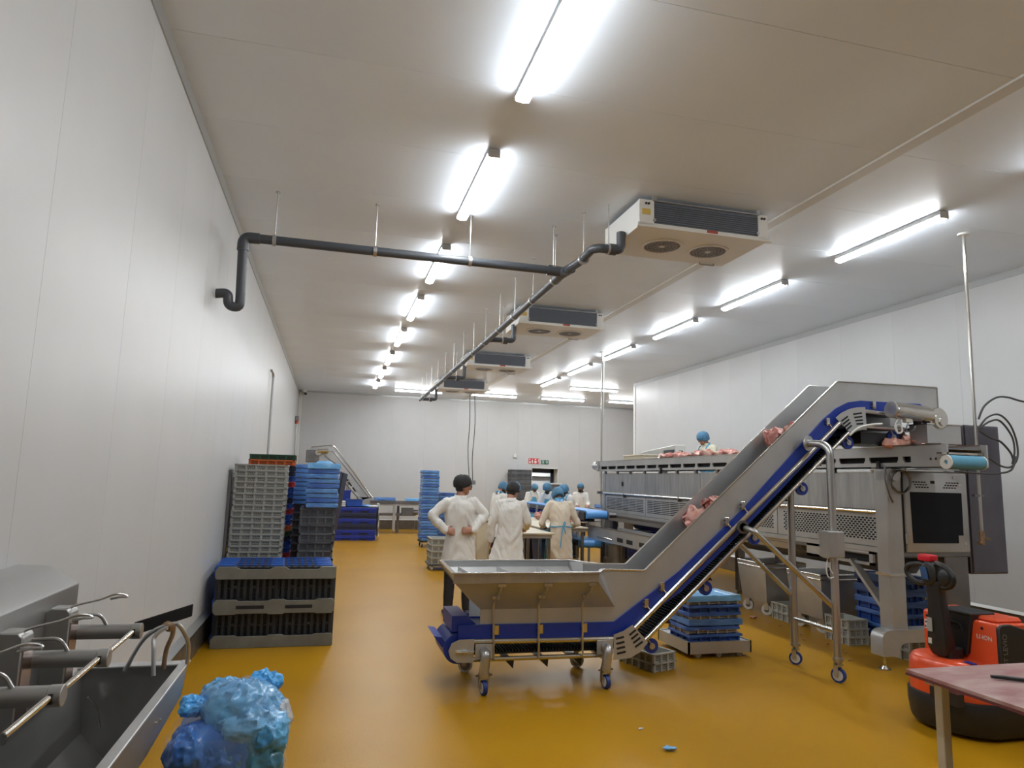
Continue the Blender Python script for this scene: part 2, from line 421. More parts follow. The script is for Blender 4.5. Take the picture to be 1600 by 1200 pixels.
# doorway in the back wall with the lobby seen through it
door = tag(bpy.data.objects.new('door_1', None), kind='structure'); COL.objects.link(door); door.location = ((DX0+DX1)/2, YB, 0)
def dpart(name, mb, m, parent=None): mb.move(-Vector(door.location)); return obj(name, mb.mesh(name), m, parent or door)
dpart('door_lining', MB().bb((DX0, YB-.02, 0), (DX0+.03, YB+.5, DZ)).bb((DX1-.03, YB-.02, 0), (DX1, YB+.5, DZ)).bb((DX0, YB-.02, DZ-.03), (DX1, YB+.5, DZ)), M_trimw)
dpart('door_frame', MB().bb((DX0+.03, YB+.46, 0), (DX0+.05, YB+.54, DZ)).bb((DX1-.14, YB+.46, 0), (DX1-.03, YB+.54, DZ)).bb((DX0+.05, YB+.46, DZ-.18), (DX1-.03, YB+.54, DZ)), M_navy)
dpart('lobby_wall', MB().bb((DX0-.6, YB+1.6, 0), (DX1+.6, YB+1.7, DZ+.4)).bb((DX0-.7, YB+.5, 0), (DX0-.6, YB+1.7, DZ+.4)).bb((DX1+.6, YB+.5, 0), (DX1+.7, YB+1.7, DZ+.4)), M_wall)
dpart('lobby_ceiling', MB().bb((DX0-.7, YB+.5, DZ+.4), (DX1+.7, YB+1.7, DZ+.5)), M_ceil)
dpart('lobby_shutter_box', MB().bb((DX0-.3, YB+1.45, 1.93), (DX1+.3, YB+1.6, 2.02)), M_trimw)
dpart('lobby_shutter_gap', MB().bb((DX0-.3, YB+1.5, 1.90), (DX1+.3, YB+1.6, 1.93)), M_black)
dpart('lobby_lamp', MB().bb((DX0+.2, YB+.8, DZ+.36), (DX1-.2, YB+.95, DZ+.4)), M_lamp)

# ================================================================== ceiling lamps
def make_lamp():
    t = Thing('ceiling_lamp', 'x', 'lamp', (0,0,0), 'linear ceiling lamps', local=True)
    t.p('housing', MB().bb((-.054, -.76, -.058), (.054, .76, -.006)), M_lampb, bevel=.006)
    prof = [(.056*math.cos(a), -.058+.034*math.sin(a)) for a in [PI+PI*i/12 for i in range(13)]]
    t.p('diffuser', MB().prism(prof, 'y', -.745, .745), M_lamp)
    for s_ in (-1, 1):
        t.p('end_cap', MB().bb((-.055, s_*.745, -.085), (.055, s_*.765, -.006)), M_lampb, bevel=.008)
        t.p('bracket', MB().bb((-.02, s_*.5-.02, -.008), (.02, s_*.5+.02, 0)), M_galv)
    return t.o
ORD = ['nearest', 'second', 'third', 'fourth', 'fifth', 'sixth', 'seventh', 'farthest']
lamp0 = make_lamp()
used = False
def put_lamp(x, y, rz, label):
    global used
    if not used: o = lamp0; used = True; o.location = (x, y, ZC-.0); o.rotation_euler = (0,0,rz); o['label'] = label
    else: o = dup(lamp0, (x, y, ZC), rz, label)
    return o
LY = [3.41+.55+2.497*k for k in range(8)]
LX = 1.197
ly = [3.80, 6.22, 8.755, 11.21, 13.71, 16.29, 18.64, 21.1]
for k, y in enumerate(ly): put_lamp(LX, y, 0, '%s white strip lamp from the camera in the left ceiling row' % ORD[k])
RO = ['nearest', 'second', 'third', 'fourth', 'fifth', 'farthest']
for k, y in enumerate([6.12, 8.67, 11.07, 13.58, 15.98, 18.36]):
    put_lamp(5.86, y, 0, '%s white strip lamp from the camera in the ceiling row over the long machine' % RO[k])
for x, y, l in [(2.60, 22.15, 'crosswise strip lamp near the back wall, leftmost of its row beside the last cooler'), (5.11, 22.15, 'crosswise strip lamp near the back wall, second of its row from the left'),
                (7.50, 22.1, 'crosswise strip lamp near the back wall, third of its row from the left'), (7.53, 19.3, 'crosswise strip lamp set nearer than the others, crossed by the slim ceiling pole'),
                (9.85, 21.9, 'crosswise strip lamp near the back wall, partly hidden by the right wall corner')]:
    put_lamp(x, y, PI/2, l)
for x, y in ((LX, 1.3), (5.86, 3.6), (5.86, 1.1)):
    put_lamp(x, y, 0, 'strip lamp of the ceiling rows above or behind the camera')['group'] = 'strip lamps outside the view'

# ================================================================== ceiling coolers
def make_cooler():
    t = Thing('ceiling_cooler', 'x', 'cooler', (0,0,0), 'ceiling coolers in a row', local=True)
    w, d, z0, z1 = 1.44, .88, -.31, -.05
    t.p('casing', MB().bb((0, .03, z0+.004), (w, d, z1)), M_cooler, bevel=.004)
    t.p('drip_tray', MB().bb((.0, .02, z0-.012), (w, d, z0+.01)).bb((-.015, .0, z0-.012), (w+.05, .03, z0+.03)), M_cooler, bevel=.003)
    t.p('front_cover', MB().bb((0, 0, z0), (.16, .04, z1+.005)), M_cooler, bevel=.003)
    t.p('front_cover', MB().bb((1.33, 0, z0), (w, .04, z1+.005)), M_cooler, bevel=.003)
    c = t.p('coil', MB().bb((.16, .015, z0+.035), (1.33, .05, z1-.005)), M_coil)
    me = MB().bb((.16, .004, -.0035), (1.33, .016, .0035)).mesh('coil_fin')
    for i in range(9): o = obj('coil_fin', me, M_coil, c); o.location = (0, 0, z0+.055+i*.0215)
    t.p('top_flange', MB().bb((.15, -.012, z1-.006), (1.34, .03, z1+.004)), M_galv)
    for x in (.16, 1.32):
        t.p('bracket', MB().bb((x-.02, -.02, z1), (x+.02, .01, 0)), M_galv)
        t.p('latch', MB().cyl((x, -.012, z0+.06), (x, .01, z0+.06), .016, n=8), M_galv)
    for x in (.07, .10, 1.37, 1.40): t.p('bolt', MB().cyl((x, -.01, z1-.035), (x, .01, z1-.035), .012, n=8), M_black)
    t.p('warning_label', MB().bb((.03, -.003, -.20), (.12, .002, -.14)), M_yel)
    t.p('rating_label', MB().bb((.74, -.003, z0), (.86, .002, z0+.028)), M_redl)
    for x in (.48, 1.02):
        f = t.p('fan_ring', MB().ring((x, .47, z0-.014), (0,0,1), .225, .19, .02, 28), M_cooler)
        t.p('fan_disc', MB().cyl((x, .47, z0-.008), (x, .47, z0-.013), .195, n=28), M_fan, sub=f)
        g = MB()
        for r in (.05, .085, .12, .155): g.ring((x, .47, z0-.018), (0,0,1), r+.003, r-.003, .006, 24)
        for k in range(6): g.bar((x-.19*math.cos(k*PI/6), .47-.19*math.sin(k*PI/6), z0-.018), (x+.19*math.cos(k*PI/6), .47+.19*math.sin(k*PI/6), z0-.018), .005, .005)
        t.p('fan_guard', g, M_galv, sub=f)
        t.p('fan_hub', MB().cyl((x, .47, z0-.012), (x, .47, z0-.022), .03, n=12), M_cooler, sub=f)
    t.p('handle', MB().tube(bend([(1.12, .82, z0-.01), (1.12, .82, z0-.035), (1.3, .82, z0-.035), (1.3, .82, z0-.01)], .02), .008), M_galv)
    return t.o
cool0 = make_cooler()
CYS = [5.95, 10.42, 14.76, 19.07]
for k, y in enumerate(CYS):
    l = ['large white two-fan ceiling cooler nearest the camera', 'white two-fan ceiling cooler second in the row from the camera', 'white two-fan ceiling cooler third in the row', 'small far white ceiling cooler by the back wall lamps'][k]
    if k == 0: cool0.location = (2.78, y, ZC); cool0['label'] = l
    else: dup(cool0, (2.78, y, ZC), None, l)

# ================================================================== drain pipe with its hangers
dp = Thing('drain_pipe', 'dark grey drain pipe hung below the ceiling, running to the coolers', 'pipe', (2.36, 7.03, 4.03))
R_ = .047
dp.p('wall_trap', MB().tube(bend([(XL-.02, 7.03, 3.47), (-1.07, 7.03, 3.49), (-1.06, 7.03, 3.36), (-.955, 7.03, 3.35), (-.955, 7.03, 3.50)], .05), R_, 12), M_pipe)
dp.p('riser', MB().tube([(-.955, 7.03, 3.45), (-.97, 7.03, 3.98)], R_, 12), M_pipe)
dp.p('elbow', MB().tube(bend([(-.97, 7.03, 3.93), (-.97, 7.03, 4.065), (-.82, 7.03, 4.066)], .09), R_+.009, 12), M_pipe)
dp.p('cross_run', MB().tube([(-.86, 7.03, 4.066), (2.36, 7.03, 4.06)], R_, 12), M_pipe)
zy = lambda y: 4.035-.006*(y-7)
dp.p('long_run', MB().tube([(2.36, 6.9, zy(6.9)), (2.36, 19.6, zy(19.6))], R_, 12), M_pipe)
dp.p('tee', MB().tube([(2.18, 7.03, 4.062), (2.40, 7.03, 4.05)], R_+.012, 12).tube(bend([(2.36, 7.26, zy(7.3)), (2.36, 7.03, 4.04), (2.40, 6.85, 4.05)], .08), R_+.010, 12), M_pipe)
for k, cyy in enumerate(CYS):
    yy = cyy+.33
    if k == 0:
        dp.p('branch', MB().tube(bend([(2.36, 7.0, 4.04), (2.42, 6.62, 4.06), (2.44, yy+.06, 4.10), (2.50, yy, 4.10), (2.73, yy, 4.10), (2.73, yy, 4.29)], .06), R_, 12), M_pipe)
    else:
        dp.p('branch', MB().tube(bend([(2.36, yy+.1, zy(yy)), (2.40, yy, zy(yy)), (2.78, yy, zy(yy)+.01), (2.78, yy, 4.29)], .05), R_*.9, 10), M_pipe)
    dp.p('pipe_collar', MB().cyl((2.60, yy, (4.10 if k == 0 else zy(yy))), (2.67, yy, (4.10 if k == 0 else zy(yy))), R_+.012, n=12), M_pipe)
for x in (-.68, .31, 1.31, 2.25):
    c = dp.p('pipe_clip', MB().cyl((x-.018, 7.03, 4.064), (x+.018, 7.03, 4.064), R_+.01, n=12), M_galv)
    dp.p('hanger_rod', MB().cyl((x, 7.03, 4.11), (x, 7.03, ZC), .007, n=6).cyl((x, 7.03, ZC-.012), (x, 7.03, ZC), .022, n=8), M_galv, sub=c)
ys = [6.55, 7.3, 8.2, 9.1, 10.0, 11.0, 12.0, 13.0, 14.1, 15.2, 16.3, 17.4, 18.5, 19.3]
for y in ys:
    x, z = (2.425, 4.06) if y < 7 else (2.36, zy(y))
    c = dp.p('pipe_clip', MB().cyl((x, y-.018, z), (x, y+.018, z), R_+.01, n=12), M_galv)
    dp.p('hanger_rod', MB().cyl((x, y, z+.04), (x, y, ZC), .006, n=6).cyl((x, y, ZC-.012), (x, y, ZC), .02, n=8), M_galv, sub=c)
for k, cyy in enumerate(CYS):
    yy = cyy+.33; z = 4.10 if k == 0 else zy(yy)
    c = dp.p('pipe_clip', MB().cyl((2.58, yy, z), (2.61, yy, z), R_+.01, n=12), M_galv)
    dp.p('hanger_rod', MB().cyl((2.595, yy, z+.04), (2.595, yy, ZC), .006, n=6), M_galv, sub=c)

# ================================================================== wall fittings
c = Thing('conduit', 'thin grey conduit curving out of the left wall above the crate stacks', 'conduit', (XL, 13.9, 0))
c.p('conduit_pipe', MB().tube(bend([(XL+.03, 13.1, 3.62), (XL+.06, 13.25, 3.58), (XL+.06, 13.3, .4)], .08), .022, 8), M_galv)
c.p('saddle_clip', MB().bb((XL, 13.25, 1.8), (XL+.075, 13.35, 1.83)), M_galv)
c = Thing('alarm_rod', 'slim grey rod with a red cap on the left wall near the back corner', 'rod', (XL, 22.6, 0))
c.p('rod', MB().cyl((XL+.06, 22.7, .4), (XL+.06, 22.7, 3.36), .022, n=8), M_galv)
c.p('red_cap', MB().cyl((XL+.06, 22.7, 3.34), (XL+.06, 22.7, 3.46), .06, .05, 12), M_redl)
c.p('top_box', MB().bb((XL+.005, 22.62, 3.44), (XL+.12, 22.78, 3.58)), M_steeld, bevel=.01)
c = Thing('security_camera', 'tiny dome security camera up in the far left ceiling corner', 'camera', (-1.02, 23.95, ZC))
c.p('mount', MB().cyl((-1.02, 23.95, ZC-.08), (-1.02, 23.95, ZC), .09, n=14), M_white)
c.p('body', MB().cyl((-1.02, 23.97, ZC-.10), (-.96, 23.75, ZC-.15), .055, .06, 12), M_white)
c.p('lens', MB().cyl((-.96, 23.75, ZC-.15), (-.955, 23.72, ZC-.155), .05, n=12), M_black)
c = Thing('wall_sensor', 'small pale sensor box on the back wall left of the red sign', 'sensor', (6.39, YB, 2.63))
c.p('sensor_box', MB().bb((6.33, YB-.06, 2.56), (6.46, YB, 2.70)), M_trimw, bevel=.015)
c.p('sensor_stem', MB().bb((6.38, YB-.03, 2.70), (6.41, YB, 2.80)), M_trimw)
sg = Thing('fire_sign', 'red safety sign with white pictograms above the door', 'sign', (7.11, YB, 2.46))
sg.p('board', MB().bb((6.915, YB-.012, 2.365), (7.315, YB, 2.56)), M_signr)
ic = MB(); y0, y1 = YB-.015, YB-.011
ic.bb((6.94, y0, 2.49), (6.98, y1, 2.54)).prism([(6.935, 2.385), (7.0, 2.385), (7.0, 2.44), (6.97, 2.47), (6.935, 2.44)], 'y', y0, y1)
sg.p('flame_icon', ic, M_label)
sg.p('extinguisher_icon', MB().bb((7.045, y0, 2.385), (7.085, y1, 2.50)).bb((7.055, y0, 2.505), (7.075, y1, 2.53)).bb((7.03, y0, 2.42), (7.04, y1, 2.51)), M_label)
sg.p('call_point_icon', MB().cyl((7.175, y1, 2.43), (7.175, y0, 2.43), .05, n=14).bb((7.14, y0, 2.50), (7.21, y1, 2.535)), M_label)
sg.p('exclamation_icon', MB().bb((7.27, y0, 2.43), (7.295, y1, 2.54)).bb((7.27, y0, 2.385), (7.295, y1, 2.41)), M_label)
sg = Thing('exit_sign', 'small green emergency exit sign right of the red sign', 'sign', (7.53, YB, 2.44))
sg.p('board', MB().bb((7.385, YB-.012, 2.365), (7.675, YB, 2.51)), M_signg)
sg.p('door_icon', MB().bb((7.42, y0, 2.385), (7.432, y1, 2.49)).bb((7.488, y0, 2.385), (7.5, y1, 2.49)).bb((7.42, y0, 2.48), (7.5, y1, 2.49)), M_label)
sg.p('runner_icon', MB().cyl((7.465, y1, 2.462), (7.465, y0, 2.462), .010, n=8).prism([(7.445, 2.39), (7.455, 2.39), (7.462, 2.42), (7.475, 2.395), (7.482, 2.40), (7.468, 2.43), (7.472, 2.45), (7.455, 2.45)], 'y', y0, y1), M_label)
sg.p('arrow_icon', MB().prism([(7.55, 2.43), (7.575, 2.43), (7.575, 2.405), (7.62, 2.44), (7.575, 2.475), (7.575, 2.45), (7.55, 2.45)], 'y', y0, y1).cyl((7.60, y1, 2.44), (7.60, y0, 2.44), .045, n=14), M_label)
# two slim cables dropping from the ceiling behind the workers
c = Thing('hanging_cable', 'pair of thin dark cables hanging from the ceiling behind the bareheaded black cap man', 'cable', (4.02, 20.0, ZC))
c.o['label'] = 'pair of thin dark cables hanging down in front of the back wall'
c.p('cable', MB().tube(spline([(3.86, 20, ZC), (3.90, 20, 3.4), (3.88, 20.02, 2.6), (3.95, 20, 1.7)], 5), .012, 6), M_cable)
c.p('cable', MB().tube(spline([(4.0, 20, ZC), (4.06, 20, 3.4), (4.02, 20.02, 2.4), (4.05, 20, 1.7)], 5), .012, 6), M_cable)
c.p('ceiling_socket', MB().bb((3.84, 19.9, ZC-.16), (4.04, 20.1, ZC)), M_pipe, bevel=.01)
c.p('end_bracket', MB().bb((3.86, 19.93, 1.6), (4.12, 20.07, 1.72)), M_steeld)
c = Thing('ceiling_pole', 'slim steel pole from the ceiling to the far end of the long machine', 'pole', (5.58, 13.82, 1.9))
c.p('pole_tube', MB().cyl((5.58, 13.82, 1.25), (5.58, 13.82, ZC), .021, n=10), M_steelb)
c.p('ceiling_flange', MB().cyl((5.58, 13.82, ZC-.02), (5.58, 13.82, ZC), .06, n=12), M_steelb)
c.p('pole_clamp', MB().bb((5.50, 13.78, 1.52), (5.64, 13.86, 1.57)), M_steeld)
c.p('cable', MB().tube(spline([(5.61, 13.80, ZC-.1), (5.615, 13.80, 3.8), (5.61, 13.80, 3.2)], 4), .008, 5), M_white)
def ORDW(i): return ['nearest','second','third','fourth','fifth','sixth','seventh','eighth','ninth','tenth','eleventh','twelfth'][i]
def NTH(i):
    return ['topmost','second','third','fourth','fifth','sixth','seventh','eighth','ninth','tenth','eleventh','twelfth','thirteenth','fourteenth','fifteenth','sixteenth','seventeenth','eighteenth','nineteenth','twentieth'][i] if i < 20 else '%dth' % (i+1)
# ================================================================== inclined conveyor with its hopper
Y0, Y1 = 5.95, 6.45
cv = Thing('incline_conveyor', 'stainless steel inclined conveyor with a hopper and deep blue side strips on castors', 'conveyor', (2.4, 6.2, 0))
PANEL = [(1.31,.66),(2.42,.66),(2.42,.978),(2.83,.968),(4.99,2.848),(6.25,2.857),(6.25,2.40),(6.05,2.40),(6.05,2.60),(5.25,2.60),(5.05,2.58),(4.84,2.44),(3.86,1.50),(3.175,.93),(2.60,.50),(1.31,.50)]
cv.p('side_panel', MB().prism(PANEL, 'y', Y0, Y0+.006), M_steelm)
cv.p('side_panel', MB().prism([(1.31,.66),(2.42,.66),(2.42,.968),(2.865,.962),(5.045,2.868),(6.25,2.872)]+PANEL[6:], 'y', Y1-.006, Y1), M_steelm)
edge = [(2.42,.978),(2.83,.968),(4.99,2.848),(6.25,2.857),(6.25,2.40)]
cv.p('panel_rim', MB().tube(bend([(a, Y0-.004, b) for a, b in edge], .01, 2), .008, 6), M_steelb)
cv.p('panel_rim', MB().tube(bend([(a, Y1+.004, b) for a, b in [(2.42,.968),(2.865,.962),(5.045,2.868),(5.5,2.87)]], .01, 2), .008, 6), M_steelb)
# hopper
h = cv.p('hopper_front', MB().plate([(1.03,5.70,.91),(2.28,5.70,.91),(2.54,5.945,.652),(1.31,5.945,.652)], .004, (0,.7,.7)), M_steelm)
cv.p('hopper_lip', MB().bb((1.022,5.695,.905),(2.285,5.703,.988)), M_steel, sub=h)
cv.p('lip_fold', MB().bb((1.018,5.67,.982),(2.29,5.705,.992)), M_steelb, sub=h)
for x in (1.22, 1.62, 2.02): cv.p('lip_bolt', MB().cyl((x,5.688,.945),(x,5.697,.945), .016, n=8), M_steelb, sub=h)
cv.p('hopper_back', MB().plate([(1.08,6.72,.91),(2.36,6.72,.91),(2.45,6.455,.652),(1.31,6.455,.652)], .004, (0,-.7,.7)).bb((1.08,6.716,.905),(2.37,6.724,.972)), M_steelm)
cv.p('back_lip_fold', MB().bb((1.06,6.71,.968),(2.37,6.745,.976)).bar((2.37,6.727,.972),(2.57,6.50,.965),.035,.008), M_steelb)
cv.p('hopper_end', MB().plate([(1.025,5.70,.985),(1.08,6.72,.972),(1.10,6.72,.91),(1.31,6.455,.652),(1.31,5.945,.652),(1.03,5.70,.91)], .004, (1,0,.6)), M_steelm)
cv.p('end_lip_fold', MB().bar((1.02,5.685,.987),(1.075,6.73,.973), .035, .01), M_steelb)
cv.p('hopper_corner', MB().plate([(2.285,5.697,.985),(2.285,5.697,.905),(2.54,5.945,.655),(2.42,5.948,.975)], .004, (-1,.5,0)), M_steelm)
cv.p('hopper_corner', MB().plate([(2.37,6.72,.972),(2.37,6.72,.91),(2.45,6.455,.655),(2.57,6.455,.962)], .004, (-1,-.5,0)), M_steelm)
cv.p('corner_fold', MB().bar((2.285,5.69,.987),(2.42,5.948,.98), .03, .01), M_steelb)
for x in (1.24, 1.62, 2.02):
    cv.p('hopper_crossbar', MB().bar((x,6.68,.90),(x+.06,5.76,.90), .008, .035), M_steel)
# blue wear strips
TOP = [(1.12,.53),(2.53,.523),(3.175,.957),(3.86,1.54),(4.80,2.45),(4.95,2.565),(5.10,2.635),(5.25,2.66),(6.0,2.665),(6.08,2.62)]
BOT = [(6.08,2.60),(6.0,2.57),(5.45,2.55),(5.30,2.535),(5.13,2.49),(4.99,2.39),(4.826,2.225),(3.855,1.342),(3.19,.775),(2.62,.42),(2.52,.407),(1.12,.407)]
for y0, y1 in ((Y0-.02, Y0-.001), (Y1+.001, Y1+.02)): cv.p('blue_strip', MB().prism(TOP+BOT, 'y', y0, y1), M_blue)
cv.p('nose_guard', MB().prism([(1.07,.60),(1.20,.60),(1.30,.51),(1.30,.47),(1.07,.47)], 'y', Y0+.02, Y1-.02), M_blue)
cv.p('nose_drum', MB().cyl((1.13,Y0+.01,.335),(1.13,Y1-.01,.335), .125, n=24), M_blue)
# belt: carrying run and return run with cross ribs
top_run = [(1.13,.48),(2.56,.48),(3.20,.90),(4.86,2.40),(5.15,2.55),(6.0,2.56)]
mb = MB()
for a, b in zip(top_run[:-1], top_run[1:]): mb.bar((a[0],(Y0+Y1)/2,a[1]),(b[0],(Y0+Y1)/2,b[1]), Y1-Y0-.03, .012)
cv.p('belt_carrying_run', mb, M_belt)
ret = [(1.13,.285),(2.50,.285),(2.86,.36),(5.02,2.27),(5.2,2.36),(6.0,2.38)]
mb = MB(); rb = MB()
for a, b in zip(ret[:-1], ret[1:]):
    mb.bar((a[0],(Y0+Y1)/2,a[1]),(b[0],(Y0+Y1)/2,b[1]), Y1-Y0-.02, .010)
    d = Vector((b[0]-a[0], 0, b[1]-a[1])); n = int(d.length/.028); u = d.normalized(); nv = Vector((-u.z, 0, u.x))
    for i in range(n):
        q = Vector((a[0], (Y0+Y1)/2, a[1]))+u*(i*.028)
        rb.bar(q+Vector((0,-.24,0))+nv*.012, q+Vector((0,.24,0))+nv*.012, .010, .030, up=nv)
bo = cv.p('belt_return_run', mb, M_belt)
ro = cv.p('belt_ribs', rb, M_belt, sub=bo); ro['kind'] = 'stuff'
me = MB().prism([(0,0),(.075,0),(.068,-.065)], 'y', -.22, .22).mesh('flight')
for x, z, a in ((1.55,.215,0),(1.86,.215,0),(2.17,.21,0),(2.45,.21,0),(3.02,.49,-.72),(3.45,.87,-.72),(3.90,1.27,-.72),(4.30,1.62,-.72),(4.70,1.98,-.72),(5.02,2.27,-.6)):
    o = cv.pm('flight', me, M_belt, (x, 6.2, z), (0, a, 0))
o = cv.p('nose_flight', MB().prism([(.925,.435),(.995,.425),(1.05,.34),(.995,.345)], 'y', 5.99, 6.41), M_blue)
# frame tubes
TR = .024
for y in (Y0-.045, Y1+.045):
    cv.p('frame_tube', MB().cyl((1.25,y,.40),(2.51,y,.385), TR, n=12), M_steelb)
    cv.p('frame_tube', MB().cyl((1.24,y,.255),(2.45,y,.25), .019, n=12), M_steelb)
    cv.p('frame_tube', MB().cyl((2.70,y,.455),(4.98,y,2.43), TR, n=12), M_steelb)
    cv.p('frame_tube', MB().cyl((2.80,y,.35),(5.07,y,2.325), .021, n=12), M_steelb)
    cv.p('frame_tube', MB().cyl((5.24,y,2.55),(5.52,y,2.535), TR, n=12), M_steelb)
    cv.p('frame_tube', MB().cyl((5.24,y,2.39),(5.75,y,2.385), .02, n=12), M_steelb)
# slotted curve plates
def slots(t, sub, lst, y):
    for (a, b) in lst:
        t.p('slot', MB().bar((a[0], y, a[1]), (b[0], y, b[1]), .004, .017, up=(0,0,1)), M_slot, sub=sub)
for y, sgn in ((Y0-.07, -1), (Y1+.065, 1)):
    lp = cv.p('curve_plate', MB().prism([(2.505,.425),(2.60,.455),(2.685,.505),(2.835,.35),(2.76,.27),(2.66,.222),(2.505,.21)], 'y', y, y+.005), M_steelm)
    up_ = cv.p('curve_plate', MB().prism([(4.90,2.462),(4.97,2.515),(5.07,2.56),(5.165,2.582),(5.26,2.59),(5.27,2.355),(5.22,2.355),(5.06,2.322)], 'y', y, y+.005), M_steelm)
    if sgn < 0:
        yy = y-.001
        for i in range(4):
            k = i*.042
            slots(cv, lp, [((2.525+.004*i,.39-k),(2.60+.006*i,.40-k+.004))], yy)
            slots(cv, lp, [((2.655+.018*i,.418-k*.82),(2.715+.022*i,.462-k*.82))], yy)
            slots(cv, up_, [((4.965+.018*i,2.43-.030*i),(5.045+.014*i,2.483-.030*i))], yy)
            slots(cv, up_, [((5.11+.012*i,2.508-.033*i),(5.215+.004*i,2.525-.036*i))], yy)
cv.p('nose_plate', MB().prism([(1.25,.425),(1.12,.422),(1.06,.395),(1.035,.335),(1.055,.275),(1.11,.24),(1.25,.235)], 'y', Y0-.065, Y0-.06), M_steelm)
cv.p('nose_plate', MB().prism([(1.25,.425),(1.12,.422),(1.06,.395),(1.035,.335),(1.055,.275),(1.11,.24),(1.25,.235)], 'y', Y1+.06, Y1+.065), M_steelm)
cv.p('tension_bolt', MB().cyl((1.10,Y0-.08,.325),(1.25,Y0-.08,.325), .008, n=8).cyl((1.15,Y0-.08,.325),(1.19,Y0-.08,.325), .018, n=8).bb((1.09,Y0-.067,.312),(1.24,Y0-.064,.338)), M_steelb)
# clips and hopper rods
for i, (x, z) in enumerate([(1.449,.485),(1.843,.482),(2.249,.482),(2.837,.679),(2.997,.823),(3.672,1.416),(3.847,1.569),(4.585,2.211),(4.841,2.421),(5.41,2.621)]):
    y = Y0-.03
    c = cv.p('clip_plate', MB().bb((x-.018,y-.004,z-.04),(x+.022,y+.006,z+.04)), M_steelb, bevel=.003)
    cv.p('clip_bolt', MB().cyl((x-.03,y-.015,z+.012),(x-.03,y+.005,z+.012), .010, n=6).cyl((x-.03,y-.015,z-.022),(x-.03,y+.005,z-.022), .010, n=6), M_steeld, sub=c)
    if 3 <= i < 9: cv.p('clip_pin', MB().cyl((x,y-.01,z-.02),(x+.06,y-.01,z-.085), .006, n=6), M_steelb, sub=c)
for x0, x1 in ((1.40,1.42),(1.80,1.815),(2.20,2.212)):
    r = cv.p('hopper_rod', MB().tube(bend([(x0+.03,5.72,.90),(x0+.03,5.715,.84),(x0,5.86,.72),(x1,5.875,.25)], .05), .0095, 8), M_steel)
    cv.p('rod_bracket', MB().bb((x0-.005,5.69,.875),(x0+.065,5.71,.90)), M_steelb, sub=r)
    cv.p('rod_bracket', MB().bb((x0-.02,5.80,.76),(x0+.035,5.83,.785)), M_steelb, sub=r)
# blue return wheels
for x, z in [(2.905,.30),(3.459,.80),(3.986,1.265),(4.539,1.745),(5.101,2.222),(5.66,2.30)]:
    for y in (Y0+.02, Y1-.02):
        w = cv.p('return_wheel', MB().ring((x,y,z), (0,1,0), .066, .026, .03, 24), M_blue)
        cv.p('wheel_arm', MB().bar((x,y-.02,z),(x-.05,y-.02,z+.075), .008, .03, up=(0,1,0)).cyl((x,y-.03,z),(x,y+.03,z), .028, n=10), M_steel, sub=w)
# castors
def castor(t, x, y, rw, tyre, hub, ang, ztop):
    f = t.p('castor_fork', MB().cyl((x,y,rw*2+.02),(x,y,ztop), .028, n=12).cyl((x,y,ztop-.04),(x,y,ztop-.01), .048, n=12).bb((x-.04,y-.012,rw*.9),(x-.032,y+.03,rw*2+.03)).bb((x+.032,y-.012,rw*.9),(x+.04,y+.03,rw*2+.03)).bb((x-.04,y-.03,rw*2+.015),(x+.04,y+.03,rw*2+.03)).rotz(ang, (x,y,0)), M_steel)
    t.p('castor_wheel', MB().ring((x,y,rw), (1,0,0), rw, rw*.7, .034, 24).rotz(ang, (x,y,0)), tyre, sub=f)
    t.p('castor_hub', MB().cyl((x-.02,y,rw),(x+.02,y,rw), rw*.72, n=18).rotz(ang, (x,y,0)), hub, sub=f)
    t.p('castor_brake', MB().bar((x-.07,y,rw*2+.04),(x+.07,y,rw*2+.04), .012, .014).rotz(ang, (x,y,0)), M_steeld, sub=f)
for x, px in ((1.323,1.335),(2.399,2.42)):
    cv.p('leg_plate', MB().prism([(px-.075,.385),(px+.075,.385),(px+.078,.265),(px-.075,.262)], 'y', 5.873, 5.879), M_steelm, bevel=.002)
    cv.p('leg', MB().tube(bend([(px,5.87,.325),(px,5.80,.325),(x,5.80,.17)], .07, 6), .041, 14), M_steel)
    castor(cv, x, 5.80, .058, M_wheelb, M_wheel, .12, .19)
    cv.p('leg', MB().tube(bend([(px,6.52,.325),(px,6.56,.325),(px,6.56,.17)], .05, 5), .036, 12), M_steel)
    castor(cv, px-.03, 6.5, .066, M_wheel, M_steeld, 1.25, .21)
# tall legs at the high end
lg = cv.p('leg', MB().tube(bend([(4.56,5.86,2.19),(4.60,5.70,2.175),(4.60,5.62,2.12),(4.603,5.62,.16)], .10, 6), .036, 14), M_steel)
cv.p('leg_flange', MB().cyl((4.55,5.865,2.19),(4.555,5.85,2.19), .075, n=16), M_steel, sub=lg)
castor(cv, 4.603, 5.615, .066, M_wheelb, M_wheel, .45, .23)
cv.p('leg', MB().cyl((4.625,6.56,2.10),(4.625,6.56,1.6), .034, n=12).tube([(4.625,6.26,1.95),(4.625,6.26,.18)], .036, 14), M_steel)
castor(cv, 4.625, 6.25, .062, M_wheelb, M_wheel, .75, .22)
br = cv.p('brace', MB().tube(bend([(3.82,5.86,1.36),(3.84,5.74,1.345),(4.59,5.64,.67)], .04, 4), .026, 12), M_steel)
cv.p('brace_flange', MB().cyl((3.80,5.87,1.37),(3.80,5.85,1.37), .062, n=14).cyl((3.80,5.90,1.37),(3.80,5.85,1.37), .04, n=10), M_steeld, sub=br)
cv.p('brace', MB().tube([(3.98,6.40,1.22),(4.0,6.27,1.20),(4.60,6.26,.68)], .024, 12), M_steel)
cv.p('leg_tie', MB().cyl((4.612,5.64,.447),(4.62,6.24,.447), .021, n=12), M_steelb)
